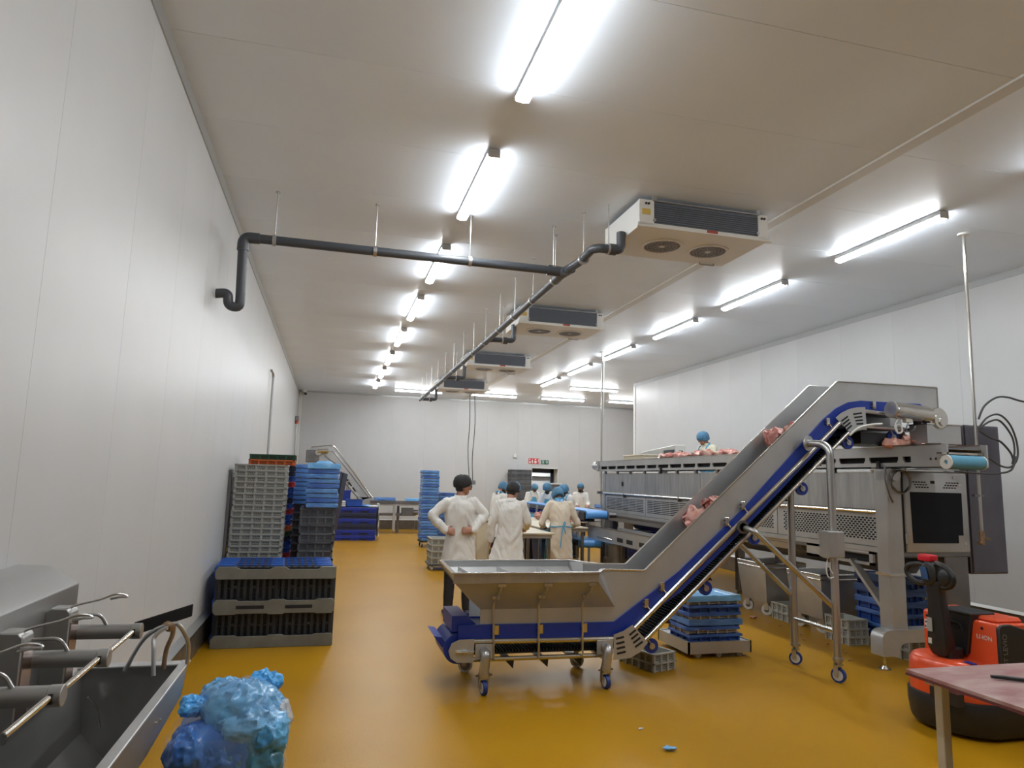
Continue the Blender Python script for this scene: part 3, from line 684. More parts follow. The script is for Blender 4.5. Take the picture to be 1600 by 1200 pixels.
bx = cv.p('control_box', MB().bb((4.475,5.535,1.12),(4.655,5.66,1.36)), M_steelm, bevel=.005)
cv.p('box_lid', MB().bb((4.48,5.527,1.125),(4.65,5.537,1.355)), M_steel, sub=bx, bevel=.003)
cv.p('box_cable', MB().tube(spline([(4.52,5.6,1.12),(4.50,5.6,1.0),(4.53,5.6,.93),(4.60,5.6,.95)], 4), .006, 6).tube(spline([(4.55,5.6,1.12),(4.54,5.6,1.02),(4.57,5.6,.97)], 4), .006, 6), M_white, sub=bx)
# drive at the top end
mo = cv.p('drive_motor', MB().cyl((5.49,5.77,2.565),(5.95,5.77,2.53), .085, n=24), M_steelb, bevel=.01)
cv.p('motor_end', MB().cyl((5.465,5.77,2.567),(5.49,5.77,2.565), .082, n=20), M_steel, sub=mo)
cv.p('gearbox', MB().cyl((6.02,5.72,2.49),(6.02,5.92,2.49), .12, n=24).bb((5.88,5.80,2.40),(6.05,5.92,2.58)), M_steelb, bevel=.008)
cv.p('gear_boss', MB().cyl((6.02,5.70,2.47),(6.02,5.725,2.47), .075, n=18).cyl((6.04,5.685,2.46),(6.04,5.70,2.46), .045, n=14), M_steelb)
cv.p('discharge_box', MB().bb((5.86,5.72,2.235),(6.29,5.95,2.43)), M_steelm, bevel=.004)
cv.p('box_cover', MB().bb((5.85,5.71,2.43),(6.30,5.96,2.44)), M_steelb)
cv.p('discharge_wing', MB().plate([(6.30,5.96,2.44),(6.62,6.35,2.42),(6.62,6.35,2.28),(6.30,5.96,2.28)], .004, (1,-1,0)), M_steeld)
cv.p('drive_backplate', MB().bb((5.27,6.40,2.38),(6.05,6.41,2.60)), M_steeld)
cv.p('drip_guard', MB().bb((5.27,5.97,2.22),(5.80,6.43,2.34)), M_belt)
cv.p('sensor_block', MB().bb((5.63,5.74,2.44),(5.71,5.80,2.515)), M_white, bevel=.006)
cv.p('sensor_cable', MB().tube(spline([(5.64,5.76,2.49),(5.55,5.76,2.47),(5.50,5.76,2.39),(5.53,5.75,2.33),(5.58,5.75,2.35),(5.56,5.75,2.41),(5.51,5.75,2.40),(5.52,5.75,2.33)], 5), .007, 6), M_white)
cv.p('sensor_cable', MB().tube(spline([(5.67,5.76,2.44),(5.64,5.76,2.36),(5.72,5.76,2.36),(5.78,5.78,2.41)], 5), .008, 6), M_steeld)
cv.p('power_cable', MB().tube(spline([(5.04,5.86,2.29),(5.14,5.84,2.37),(5.28,5.84,2.405),(5.42,5.84,2.42)], 5), .012, 6), M_white)
# meat carried on the belt
def meat_piece(loc, size, seed, label, m=M_meat, group=None, rz=0.):
    mb = MB().sph((0,0,0), (size[0]/2, size[1]/2, size[2]/2), 26, 16); mb.jig(min(size)*.45, 2.6/max(size), seed).jig(min(size)*.25, 7/max(size), seed+5)
    z0 = min(q.z for q in mb.v); mb.move((0,0,-z0))
    me = mb.mesh('meat_cut', ang=80); o = obj('meat_cut', me, m); o.location = loc; o.rotation_euler = (0, 0, rz)
    return tag(o, label, 'meat', group)
def inc(x): return .485+.93*(x-2.58)*.955 if x > 2.58 else .487
k = 0
for x, y, s, l in [(2.72,6.25,.16,'pale pink meat cut at the foot of the incline belt, nearest the hopper'),(2.82,6.12,.14,'small meat cut beside the foot of the incline belt'),
                   (3.55,6.30,.30,'meat cut lying halfway up the incline belt'),(3.72,6.22,.26,'upper of the two meat cuts halfway up the incline belt'),
                   (4.52,6.30,.28,'meat cut near the top of the incline belt'),(4.66,6.20,.22,'highest meat cut on the incline belt')]:
    z = .49 if x < 2.56 else .48+(x-2.56)*.656 if x < 3.2 else .90+(x-3.2)*.9036
    meat_piece((x, y, z+.004+(.05 if x > 3 else .02)), (s, s*.75, s*.62 if x > 3 else s*.8), k, l, M_meat, 'meat cuts on the incline belt', k*.7); k += 1
# ================================================================== long grading machine on the right
MX, MY0, MY1 = 5.60, 5.95, 13.65
mc = Thing('grading_machine', 'long stainless steel machine with stained panels and perforated guards along the right side', 'machine', (6.05, 9.7, 0))
mc.p('inner_body', MB().bb((MX+.03, MY0+.1, 1.06), (6.48, MY1, 1.93)), M_steeld)
ye = [MY0+.02, 9.77, 11.75, MY1]
for a, b in zip(ye[:-1], ye[1:]):
    mc.p('upper_panel', MB().bb((MX, a+.004, 1.545), (MX+.03, b-.004, 1.94)), M_steelstain, bevel=.004)
mc.p('panel_top_edge', MB().bb((MX-.012, MY0, 1.935), (MX+.06, MY1, 1.95)), M_steelb)
mc.p('port', MB().cyl((MX-.004, 12.75, 1.735), (MX+.01, 12.75, 1.735), .05, n=16), M_slot)
mc.p('rail_tube', MB().cyl((MX-.03, MY0+.02, 1.522), (MX-.03, MY1+.05, 1.545), .021, n=10), M_steelb)
for y in (6.0, 8.2, 10.4, 12.6): mc.p('rail_bracket', MB().bb((MX-.055, y-.012, 1.47), (MX+.01, y+.012, 1.55)), M_steeld)
le = [MY0+.02, 7.87, 9.77, 11.75, MY1]
hole = []
for i, (a, b) in enumerate(zip(le[:-1], le[1:])):
    g = mc.p('perforated_guard', MB().bb((MX+.012, a+.006, 1.16), (MX+.03, b-.006, 1.50)), M_steelm, bevel=.003)
    hb = MB(); r = 0; z = 1.235
    while z < 1.475:
        if i < 2:
            y = a+.10+(.028 if r % 2 else 0)
            while y < b-.12:
                hb.prism([(y-.020, z), (y-.012, z+.009), (y+.012, z+.009), (y+.020, z), (y+.012, z-.009), (y-.012, z-.009)], 'x', MX+.0105, MX+.014); y += .056
        else:
            y = a+.08
            while y < b-.1: hb.bb((MX+.0105, y, z-.007), (MX+.014, min(y+.30, b-.08), z+.007)); y += .32
        z += .024 if i < 2 else .030; r += 1
    ho = mc.p('perforations', hb, M_slot, sub=g); ho['kind'] = 'stuff'
mc.p('lower_rail', MB().bb((MX+.0, MY0+.1, 1.10), (MX+.06, MY1, 1.155)), M_steelm, bevel=.004)
mc.p('lower_lip', MB().prism([(MX+.02, 1.10), (MX+.06, .985), (MX+.40, .95), (MX+.40, 1.06), (MX+.06, 1.10)], 'y', 7.6, MY1), M_steelm)
fr = mc.p('slot_frame', MB().bb((MX, 6.25, 1.075), (MX+.03, 7.3, 1.10)).bb((MX, 6.25, .955), (MX+.03, 7.3, .985)).bb((MX, 6.25, .955), (MX+.03, 6.30, 1.10)).bb((MX, 7.02, .955), (MX+.03, 7.3, 1.10)), M_steelm)
mc.p('slot_back', MB().bb((MX+.06, 6.3, .96), (MX+.08, 7.3, 1.10)), M_slot, sub=fr)
mc.p('hopper_underside', MB().prism([(MX+.1, 1.08), (6.45, 1.08), (6.25, .86), (MX+.35, .86)], 'y', 6.35, 12.9), M_steeld)
# near corner column and feet
mc.p('column', MB().bb((5.47, 5.88, .30), (5.66, 6.05, 1.955)), M_steelm, bevel=.012)
mc.p('column', MB().bb((6.20, 5.92, .30), (6.50, 6.08, 1.14)), M_steeld, bevel=.012)
for y in (9.9, 13.4):
    mc.p('column', MB().bb((5.66, y, .12), (5.80, y+.12, 1.10)), M_steeld, bevel=.01)
    mc.p('column', MB().bb((6.34, y, .12), (6.46, y+.12, 1.10)), M_steeld, bevel=.01)
    mc.p('foot', MB().cyl((5.73, y+.06, 0), (5.73, y+.06, .02), .06, n=14).cyl((5.73, y+.06, .02), (5.73, y+.06, .13), .015, n=8), M_steelb)
mc.p('column_joint', MB().bb((5.46, 5.87, .90), (5.67, 6.06, .925)), M_steelb)
prof = [(5.80,.37),(5.80,.20),(5.52,.20),(5.50,.05+.10)]+[(5.46,.13),(5.34,.13)]+[(5.325,.15),(5.325,.30)]+[(5.34,.345),(5.37,.372),(5.41,.382),(6.5,.382),(6.5,.30),(5.9,.30)]
mc.p('base_beam', MB().prism([(5.325,.14),(5.325,.315),(5.345,.355),(5.38,.378),(5.42,.385),(6.50,.385),(6.50,.26),(5.60,.26),(5.545,.24),(5.525,.20),(5.52,.14)], 'y', 5.86, 6.02), M_steelm)
mc.p('foot', MB().cyl((5.40, 5.93, 0), (5.40, 5.93, .012), .06, n=16).cyl((5.40, 5.93, .012), (5.40, 5.93, .04), .035, .016, 12).cyl((5.40, 5.93, .03), (5.40, 5.93, .15), .014, n=8), M_steelb)
mc.p('foot', MB().cyl((6.44, 5.95, 0), (6.44, 5.95, .02), .055, n=16).cyl((6.44, 5.95, .02), (6.44, 5.95, .27), .014, n=8), M_steelb)
mc.p('diagonal_brace', MB().bar((5.60, 6.55, .99), (5.58, 6.08, .55), .035, .085, up=(1,0,0)), M_steelm)
mc.p('diagonal_brace', MB().bar((6.05, 5.99, 1.10), (6.30, 5.99, .74), .05, .04, up=(0,1,0)), M_steelm)
# near end: door with a dark window
dr = mc.p('end_door', MB().bb((5.70, 5.885, 1.13), (6.50, 5.915, 1.945)), M_steelm, bevel=.02, seg=2)
mc.p('end_frame', MB().bb((5.66, 5.915, 1.08), (6.53, 5.97, 1.96)), M_steeld, bevel=.008)
mc.p('end_hood', MB().bb((5.56, 5.90, 1.95), (6.52, 6.2, 1.975)), M_steelb, bevel=.006)
mc.p('corner_roll', MB().cyl((5.58, 5.86, 1.905), (5.58, 6.0, 1.905), .06, n=16).bb((5.47, 5.865, 1.85), (5.60, 6.0, 1.965)), M_steel)
mc.p('window_glass', MB().prism([(5.775,1.225),(6.345,1.225),(6.345,1.305),(6.41,1.305),(6.415,1.74),(5.765,1.74)], 'y', 5.878, 5.886), M_glass, sub=dr)
for gx in (5.84, 6.19):
    for r in range(3):
        for c_ in range(5): mc.p('vent_slot', MB().bb((gx+c_*.035-r*.018*(1 if gx < 6 else -1), 5.882, 1.785+r*.026), (gx+c_*.035-r*.018*(1 if gx < 6 else -1)+.022, 5.887, 1.797+r*.026)), M_slot, sub=dr)
for x, z in ((6.33, 1.90), (6.40, 1.82), (6.43, 1.22)): mc.p('door_screw', MB().cyl((x, 5.878, z), (x, 5.888, z), .012, n=8), M_steelb, sub=dr)
mc.p('maker_plate', MB().bb((6.03, 5.881, 1.83), (6.08, 5.886, 1.86)), M_slot, sub=dr)
mc.p('door_hinge', MB().cyl((5.69, 5.88, 1.22), (5.69, 5.88, 1.32), .012, n=8), M_steelb, sub=dr)
cb = mc.p('side_cabinet', MB().bb((6.54, 5.93, .905), (7.03, 6.45, 2.47)), mat('purple_grey_steel', (.15, .145, .17), .3, .85, var=.1, vscale=3), bevel=.008)
mc.p('cabinet_door', MB().bb((6.56, 5.915, .92), (7.01, 5.932, 2.455)), MATS['purple_grey_steel'], sub=cb, bevel=.006)
mc.p('cabinet_shoulder', MB().bb((6.36, 6.0, 1.97), (6.56, 6.4, 2.47)), M_steelm)
# top belt conveyor running the length of the machine
TX0, TX1, TY0, TY1 = 5.56, 6.04, 5.22, 14.0
for x0, x1 in ((TX0, TX0+.02), (TX1-.02, TX1)):
    mc.p('belt_side', MB().bb((x0, TY0+.05, 2.09), (x1, TY1, 2.20)), M_steelm)
    mc.p('belt_side_lower', MB().bb((x0, TY0+.3, 1.99), (x1, TY1, 2.03)), M_steelm)
    mc.p('belt_side_fold', MB().bb((x0-.012, TY0+.05, 2.195), (x1+.012, TY1, 2.205)), M_steelb)
me = MB().prism([(-.05, 0), (.05, 0), (.03, .03), (.03, .06), (-.03, .06), (-.03, .03)], 'x', 0, .02).mesh('side_post')
y = TY0+.55
while y < TY1:
    mc.pm('side_post', me, M_steelm, (TX0, y, 2.03)); y += .45
mc.p('side_end', MB().bb((TX0-.002, TY0, 1.985), (TX0+.018, TY0+.42, 2.20)), M_steelm)
mc.p('side_end', MB().bb((TX1-.018, TY0, 1.985), (TX1+.002, TY0+.42, 2.20)), M_steelm)
mc.p('top_belt', MB().bb((TX0+.02, TY0+.05, 2.15), (TX1-.02, TY1-.03, 2.165)), mat('grey_belt', (.16, .16, .165), .5))
mc.p('belt_bed', MB().bb((TX0+.06, TY0+.2, 2.0), (TX1-.06, TY1-.1, 2.12)), M_slot)
y = TY0+.9
while y < TY1:
    mc.p('belt_stand', MB().bb((TX0+.01, y, 1.93), (TX0+.045, y+.06, 2.0)), M_steeld); y += .62
for y in (6.05, 8.6, 11.0):
    k = mc.p('clamp_knob', MB().bb((TX0-.03, y-.02, 1.94), (TX0, y+.02, 2.05)), M_black, bevel=.006)
mc.p('end_drum', MB().cyl((5.54, TY0-.01, 2.025), (5.94, TY0-.01, 2.025), .066, n=28), M_drum, bevel=.006)
mc.p('drum_end_ring', MB().ring((5.945, TY0-.01, 2.025), (1,0,0), .066, .03, .012, 24), M_white)
mc.p('drum_end_ring', MB().ring((5.535, TY0-.01, 2.025), (1,0,0), .066, .02, .012, 24), M_white)
mc.p('drum_bracket', MB().bb((5.50, TY0, 2.10), (5.98, TY0+.06, 2.118)).bb((5.955, TY0-.04, 2.0), (5.967, TY0+.06, 2.118)), M_steelb)
for i in range(3): mc.p('side_bolt', MB().cyl((TX0-.008, TY0+.06+i*.06, 2.06), (TX0, TY0+.06+i*.06, 2.06), .014, n=8), M_steelb)
mc.p('far_motor', MB().cyl((5.62, TY1-.05, 2.10), (5.62, TY1+.25, 2.11), .09, n=16).cyl((5.54, TY1-.02, 2.10), (5.70, TY1-.02, 2.10), .11, n=14), M_steel)
mc.p('far_cable', MB().tube(spline([(5.58, 13.9, 2.0), (5.56, 13.85, 1.85), (5.60, 13.8, 1.70), (5.57, 13.75, 1.62)], 4), .012, 6), M_white)
mc.p('far_end_post', MB().bb((MX-.01, MY1, .12), (MX+.14, MY1+.12, 1.95)), M_steelm, bevel=.006)
# loose cable and coil at the near end
mc.p('coil_cable', MB().tube([(5.62+.115*math.cos(t*PI/10)*(1+.06*math.sin(t*1.7)), 5.845-.01*math.sin(t), 1.84+.115*math.sin(t*PI/10)) for t in range(0, 42)], .010, 6), M_steeld)
mc.p('drop_cable', MB().tube(spline([(5.66, 5.80, 2.18), (5.655, 5.80, 2.05), (5.66, 5.82, 1.95)], 4), .007, 6).tube(spline([(5.47, 5.88, 2.0), (5.455, 5.87, 1.85), (5.49, 5.86, 1.70), (5.53, 5.86, 1.63)], 4), .008, 6), M_steeld)
mc.o['label'] = 'long stainless steel machine with stained panels, perforated guards and a belt on top'
# ceiling pole at the near end with coiled cables
pl = Thing('service_pole', 'steel service pole dropping from the ceiling beside the machine, coiled cables tied to it', 'pole', (6.599, 5.815, 1.2))
pl.p('pole_tube', MB().cyl((6.575, 5.815, 1.27), (6.599, 5.815, ZC), .017, n=10), M_steelb)
pl.p('ceiling_flange', MB().cyl((6.599, 5.815, ZC-.02), (6.599, 5.815, ZC), .06, n=14), M_white)
for z in (1.72, 2.20): pl.p('pole_clamp', MB().bb((6.50, 5.80, z-.012), (6.63, 5.83, z+.012)), M_steeld)
pl.p('drain_valve', MB().cyl((6.575, 5.815, 1.22), (6.575, 5.815, 1.36), .026, n=10).cyl((6.53, 5.815, 1.235), (6.575, 5.815, 1.235), .02, n=8).bar((6.575, 5.80, 1.30), (6.66, 5.79, 1.27), .012, .016), M_brass)
loops = [[(7.9,5.75,2.66),(7.19,5.75,2.735),(6.98,5.75,2.77),(6.82,5.75,2.76),(6.66,5.76,2.66),(6.605,5.79,2.52)],
         [(6.60,5.79,2.43),(6.68,5.75,2.54),(6.83,5.74,2.575),(6.97,5.74,2.47),(7.04,5.74,2.28),(7.03,5.74,2.12),(6.94,5.74,2.03),(6.82,5.74,2.03),(6.70,5.75,2.09),(6.61,5.79,2.18)],
         [(6.60,5.79,2.42),(6.72,5.76,2.50),(6.86,5.76,2.51),(7.0,5.76,2.36),(7.025,5.76,2.20),(6.98,5.76,2.06)],
         [(6.60,5.79,2.40),(6.72,5.77,2.33),(6.86,5.77,2.29),(6.98,5.77,2.18),(7.01,5.77,2.10)],
         [(7.0,5.73,2.14),(6.93,5.73,2.0),(6.75,5.73,1.955),(6.55,5.75,1.95),(6.30,5.84,1.965)]]
for l in loops: pl.p('cable', MB().tube(spline(l, 6), .0105, 6), M_cable)

# meat and boxes on the top belt
k = 20
for i in range(11):
    y = 9.15+i*.225; meat_piece((5.76+.07*(i % 3), y, 2.166), (.24, .27, .10+.02*(i % 2)), k+i, '%s meat cut from the near end of the long row on the machine belt' % ORDW(i), M_meat, 'meat cuts on the machine belt', i*.9)
for i, (x, y, sx, sy, sz, l) in enumerate([(5.66,5.93,.30,.20,.09,'pale meat piece lying under the conveyor discharge, nearest the camera'),(5.82,6.02,.28,.20,.15,'tallest pale meat piece heaped under the conveyor discharge'),(5.94,5.84,.20,.16,.11,'pale meat piece at the right of the heap under the conveyor discharge'),
                     (5.70,6.10,.22,.18,.14,'pale meat piece at the back of the heap under the conveyor discharge'),(5.72,5.62,.14,.10,.04,'small meat scrap on the belt near the pale blue drum')]):
    meat_piece((x, y, 2.166), (sx, sy, sz), 60+i, l, M_bone, 'meat under the discharge', i*1.1)
b = Thing('cream_box', 'cream polystyrene box on the machine belt at its far end', 'box', (5.80, 12.3, 2.166))
b.p('box_body', MB().bb((5.62, 11.85, 2.166), (5.98, 12.75, 2.27)), M_cream, bevel=.01)
b.p('box_lid', MB().bb((5.61, 11.84, 2.27), (5.99, 12.76, 2.30)), M_cream, bevel=.008)
b = Thing('control_panel', 'grey control panel box with a dark screen behind the machine belt', 'panel', (6.5, 11.6, 1.9))
b.p('panel_box', MB().prism([(11.7, 2.20), (13.2, 2.20), (13.2, 2.40), (11.7, 2.49)], 'x', 6.2, 6.4), M_trimw, bevel=.01)
b.p('panel_post', MB().bb((6.25, 12.3, .95), (6.35, 12.45, 2.21)), M_steelm)
b.p('screen', MB().bb((6.185, 11.74, 2.24), (6.20, 12.15, 2.40)), M_pipe)
b = Thing('round_bracket', 'small black and white round clamp standing on the belt edge left of the lone worker', 'clamp', (6.08, 11.25, 2.2))
b.p('ring', MB().ring((6.08, 11.27, 2.29), (.7,-.7,0), .075, .03, .05, 18), M_black)
b.p('stem', MB().bb((6.05, 11.24, 2.165), (6.09, 11.29, 2.24)), M_white)
wk = Thing('walkway', 'raised steel walkway behind the long machine', 'platform', (7.0, 10.5, 0))
wk.p('deck', MB().bb((6.62, 8.0, 1.01), (7.45, 13.0, 1.05)), M_steelm)
for x in (6.66, 7.40):
    for y in (8.1, 10.4, 12.9): wk.p('leg', MB().bb((x-.03, y-.03, 0), (x+.03, y+.03, 1.01)), M_steeld)
# ================================================================== crates, trays and pallets
def crate(name, m, w, d, h, nx, ny, lip=.012, wall=.006, perf=True, local_label='x', cat='crate', group=None, zwin=(.12, .72), full_ribs=True):
    """open vented crate: floor and walls, rim, ribs and perforated windows"""
    t = Thing(name, local_label, cat, (0,0,0), group, local=True)
    a, b = w/2, d/2; tp = .024; ti = .020
    mb = MB()
    o = [(-a+tp,-b+tp,0),(a-tp,-b+tp,0),(a-tp,b-tp,0),(-a+tp,b-tp,0)]; u = [(-a+ti,-b+ti,h),(a-ti,-b+ti,h),(a-ti,b-ti,h),(-a+ti,b-ti,h)]
    i1 = [(q[0]*(1-wall/a), q[1]*(1-wall/b), h) for q in u]; i0 = [(q[0]*(1-wall/a), q[1]*(1-wall/b), .006) for q in o]
    mb.add(o+u+i1+i0, [(3,2,1,0)]+[(k,(k+1)%4,4+(k+1)%4,4+k) for k in range(4)]+[(4+k,4+(k+1)%4,8+(k+1)%4,8+k) for k in range(4)]+[(8+k,8+(k+1)%4,12+(k+1)%4,12+k) for k in range(4)]+[(12,13,14,15)])
    body = t.p('crate_body', mb, m)
    rim = MB(); r0 = h-lip
    rim.bb((-a,-b,r0),(a,-b+.022,h)).bb((-a,b-.022,r0),(a,b,h)).bb((-a,-b,r0),(-a+.022,b,h)).bb((a-.022,-b,r0),(a,b,h))
    t.p('crate_rim', rim, m)['kind'] = 'stuff'
    rb = MB(); pf = MB()
    for s_ in (-1, 1):
        for k in range(nx+1):
            x = -a+.02+(w-.04)*k/nx; rb.bb((x-.009, s_*b-s_*.004, .0), (x+.009, s_*(b-.026), h-lip))
        for k in range(ny+1):
            y = -b+.02+(d-.04)*k/ny; rb.bb((s_*a-s_*.004, y-.009, .0), (s_*(a-.026), y+.009, h-lip))
        if perf:
            z0, z1 = h*zwin[0], h*zwin[1]; rows = max(2, int((z1-z0)/.014))
            for r in range(rows):
                z = z0+(z1-z0)*(r+.5)/rows; zz = .0045
                for k in range(nx):
                    x0 = -a+.02+(w-.04)*k/nx+.018; x1 = -a+.02+(w-.04)*(k+1)/nx-.018; n = max(1, int((x1-x0)/.016))
                    for j in range(n):
                        x = x0+(x1-x0)*(j+.5+.25*(r % 2))/n; y = s_*(b-tp+(tp-ti)*z/h+.0012); pf.bb((x-.0055, y-s_*.006, z-zz), (x+.0055, y, z+zz))
                for k in range(ny):
                    y0 = -b+.02+(d-.04)*k/ny+.018; y1 = -b+.02+(d-.04)*(k+1)/ny-.018; n = max(1, int((y1-y0)/.016))
                    for j in range(n):
                        y = y0+(y1-y0)*(j+.5+.25*(r % 2))/n; x = s_*(a-tp+(tp-ti)*z/h+.0012); pf.bb((x-s_*.006, y-.005, z-zz), (x, y+.005, z+zz))
    t.p('crate_ribs', rb, m, sub=body)['kind'] = 'stuff'
    if perf: t.p('vent_holes', pf, M_slot, sub=body)['kind'] = 'stuff'
    return t
def lined_tray(name, body_m, film_m, w, d, h, seed, drape=.7, label='x', group=None, cat='tray', bulge=0.):
    """shallow tray with a plastic liner folded over its rim"""
    t = crate(name, body_m, w, d, h, 5, 3, local_label=label, cat=cat, group=group)
    a, b = w/2+.003, d/2+.003; n = 56; rings = []
    def pt(i, off, z):
        s_ = i/n*4; k = int(s_) % 4; f = s_-int(s_)
        c = [(-a,-b),(a,-b),(a,b),(-a,b)]; p0, p1 = c[k], c[(k+1) % 4]; x, y = p0[0]+(p1[0]-p0[0])*f, p0[1]+(p1[1]-p0[1])*f
        return Vector((x*(1+off/a), y*(1+off/b), z))
    zs = [(-.05, h*.82), (-.012, h+.004), (.004, h+.006), (.008, h-.004), (.010, h*.66), (.012, h*(1-drape))]
    for j, (off, z) in enumerate(zs):
        r = []
        for i in range(n):
            nz = noise.noise(Vector((i*.35+seed*9.1, j*.8, seed)))
            r.append(pt(i, off+(.006*nz if j > 2 else .002*nz), z+(.018*nz*(h/.12) if j == 5 else .003*nz)))
        rings.append(r)
    mb = MB().loft(rings, cap=False)
    # slightly sagging sheet across the top
    ctr = []
    for i in range(n):
        q = rings[0][i]; ctr.append(Vector((q.x*.5, q.y*.5, h*.80+bulge+.01*noise.noise(Vector((i*.5, seed, 3))))))
    mb.loft([rings[0], ctr], cap=False); mb.add(ctr, [tuple(range(n))])
    t.p('film_liner', mb, film_m, ang=50)
    return t
def stack(protos, x, y, z0, n, pitch, rz, lab, group, jit=.004, sel=None, lean=(0,0)):
    """first use of a prototype moves it, later ones copy it; i counts from the bottom"""
    outs = []
    for i in range(n):
        t = protos[sel(i) if sel else i % len(protos)]
        loc = (x+random.uniform(-jit, jit)+lean[0]*i*pitch, y+random.uniform(-jit, jit)+lean[1]*i*pitch, z0+i*pitch); r = rz+random.uniform(-1, 1)*jit*1.5
        if not getattr(t, 'used', False):
            t.used = True; o = t.o; o.location = loc; o.rotation_euler = (0,0,r)
        else: o = dup(t.o, loc, r)
        o['label'] = lab(n-1-i, i); o['group'] = group; outs.append(o)
    return outs
# --- pallets standing on their long edge by the left wall
def pallet(name, m_skid, m_deck, label, seed):
    """1.2 x 0.8 plastic pallet standing on edge; the skids face -y"""
    t = Thing(name, label, 'pallet', (0,0,0), 'pallets standing on edge', local=True)
    W, Hh, D = 1.19, .80, .145
    body = t.p('deck_frame', MB().bb((0, D-.03, .01), (W, D, .05)).bb((0, D-.03, Hh-.05), (W, D, Hh-.01)).bb((0, D-.03, .05), (.04, D, Hh-.05)).bb((W-.04, D-.03, .05), (W, D, Hh-.05)).bb((W/2-.03, D-.03, .05), (W/2+.03, D, Hh-.05)), m_deck)
    body['kind'] = 'stuff'
    t.p('deck_sheet', MB().bb((.01, D-.006, .02), (W-.01, D-.002, Hh-.02)), m_deck)
    me = MB().bb((-.017, D-.05, .05), (.017, D-.004, Hh-.05)).mesh('deck_slat', bevel=.004)
    n = 19
    for i in range(n):
        o = obj('deck_slat', me, m_deck, t.o); o.location = (.035+(W-.07)*i/(n-1), 0, 0)
    wv = MB()
    for i in range(n-1):
        for j in range(6):
            z = .07+j*.125; x = .035+(W-.07)*(i+.5)/(n-1); wv.bb((x-.016, D-.045, z), (x+.016, D-.01, z+.008 if (i+j) % 3 else z+.03))
    t.p('deck_webs', wv, m_deck)['kind'] = 'stuff'
    for k, (z0, z1, cut) in enumerate(((.0, .125, 0), (.325, .475, 1), (.675, .80, 2))):
        # skid with notched edge
        if k == 2: pr_ = [(0, z0+.02), (.02, z0), (W-.02, z0), (W, z0+.02), (W, z1-.01), (W-.01, z1), (W*.865, z1), (W*.85, z1-.025), (W*.60, z1-.025), (W*.565, z1), (W*.48, z1), (W*.44, z1-.025), (W*.20, z1-.025), (W*.16, z1), (.03, z1), (0, z1-.03)]
        elif k == 0: pr_ = [(0, z0+.01), (.01, z0), (W-.01, z0), (W, z0+.01), (W, z1-.03), (W-.02, z1), (W*.845, z1), (W*.83, z1-.012), (W*.59, z1-.012), (W*.575, z1), (W*.46, z1), (W*.445, z1-.012), (W*.21, z1-.012), (W*.19, z1), (.04, z1), (0, z1-.03)]
        else: pr_ = [(0, z0+.03), (.03, z0), (W*.18, z0), (W*.19, z0+.01), (W*.44, z0+.01), (W*.45, z0), (W*.57, z0), (W*.58, z0+.01), (W*.83, z0+.01), (W*.84, z0), (W-.03, z0), (W, z0+.03), (W, z1-.03), (W-.03, z1), (W*.85, z1), (W*.83, z1-.015), (W*.60, z1-.015), (W*.57, z1), (W*.47, z1), (W*.44, z1-.015), (W*.20, z1-.015), (W*.18, z1), (.03, z1), (0, z1-.03)]
        s_ = t.p('skid', MB().prism(pr_, 'y', 0, .022), m_skid, bevel=.004)
        for xa in (.0, W*.46, W-.14): t.p('block', MB().bb((xa+.012, .02, z0+.012), (xa+.13, D-.03, z1-.012)), m_deck, sub=s_)
        if k == 1:
            for xa in (W*.185, W*.585): t.p('skid_slot', MB().bb((xa, -.002, z0+.058), (xa+.27, .004, z0+.092)), M_slot, sub=s_)
        if k == 2:
            for i in range(16):
                xa = .03+i*(W-.06)/16
                t.p('edge_slot', MB().bb((xa+.012, .035, z1-.016), (xa+.052, .065, z1-.0105)).bb((xa+.012, .08, z1-.016), (xa+.052, .11, z1-.0105)), M_slot, sub=s_)['kind'] = 'stuff'
    return t.o
M_skid = mat('pallet_grey', (.19, .19, .165), .55, col2=(.13, .125, .105), vscale=5)
M_deck = mat('pallet_dark', (.028, .030, .034), .5)
M_pblue = mat('pallet_blue', (.02, .10, .42), .45, var=.12)
pg = pallet('plastic_pallet', M_skid, M_deck, 'grey and black plastic pallet standing on edge in front of the blue ones', 1)
pg.location = (-1.065, 7.69, 0)
pb = pallet('plastic_pallet', M_pblue, M_pblue, 'blue plastic pallet on edge right behind the grey one', 2)
pb.location = (-1.10, 7.87, 0)
for i in range(1, 5): dup(pb, (-1.10-.008*i, 7.87+.155*i, 0), None, '%s blue plastic pallet on edge behind the grey one' % ['', 'second', 'third', 'fourth', 'farthest'][i])
# --- tall stack of grey vented crates and the coloured stack behind it
gc = crate('vented_crate', M_greycr, .61, .41, .0685, 5, 3, lip=.014, zwin=(.08, .62))
stack([gc], -.83, 9.10, 0, 27, .0690, 0, lambda i, k: '%s grey vented crate from the top in the tall grey stack by the left wall' % NTH(i), 'grey vented crate stack', jit=.005, lean=(.012, 0))
cc = [crate('vented_crate', m, .57, .40, .0685, 5, 3, lip=.014, zwin=(.08, .62)) for m in (M_bluecr, M_orange, M_greencr, M_redcr, M_bluedk)]
pat = [3, 0, 2, 0, 1, 2, 1, 0, 0, 2, 3, 0, 0, 4, 2, 1, 0, 0, 3, 0, 4, 0, 0, 3, 0, 4, 4, 1, 2]
nm = ['blue', 'orange', 'green', 'red', 'navy']
stack(cc, -.735, 9.62, 0, 29, .0690, 0, lambda i, k: '%s crate from the top, %s, in the mixed colour stack behind the grey one' % (NTH(i), nm[pat[k]]), 'coloured crate stack', jit=.006, sel=lambda i: pat[i])
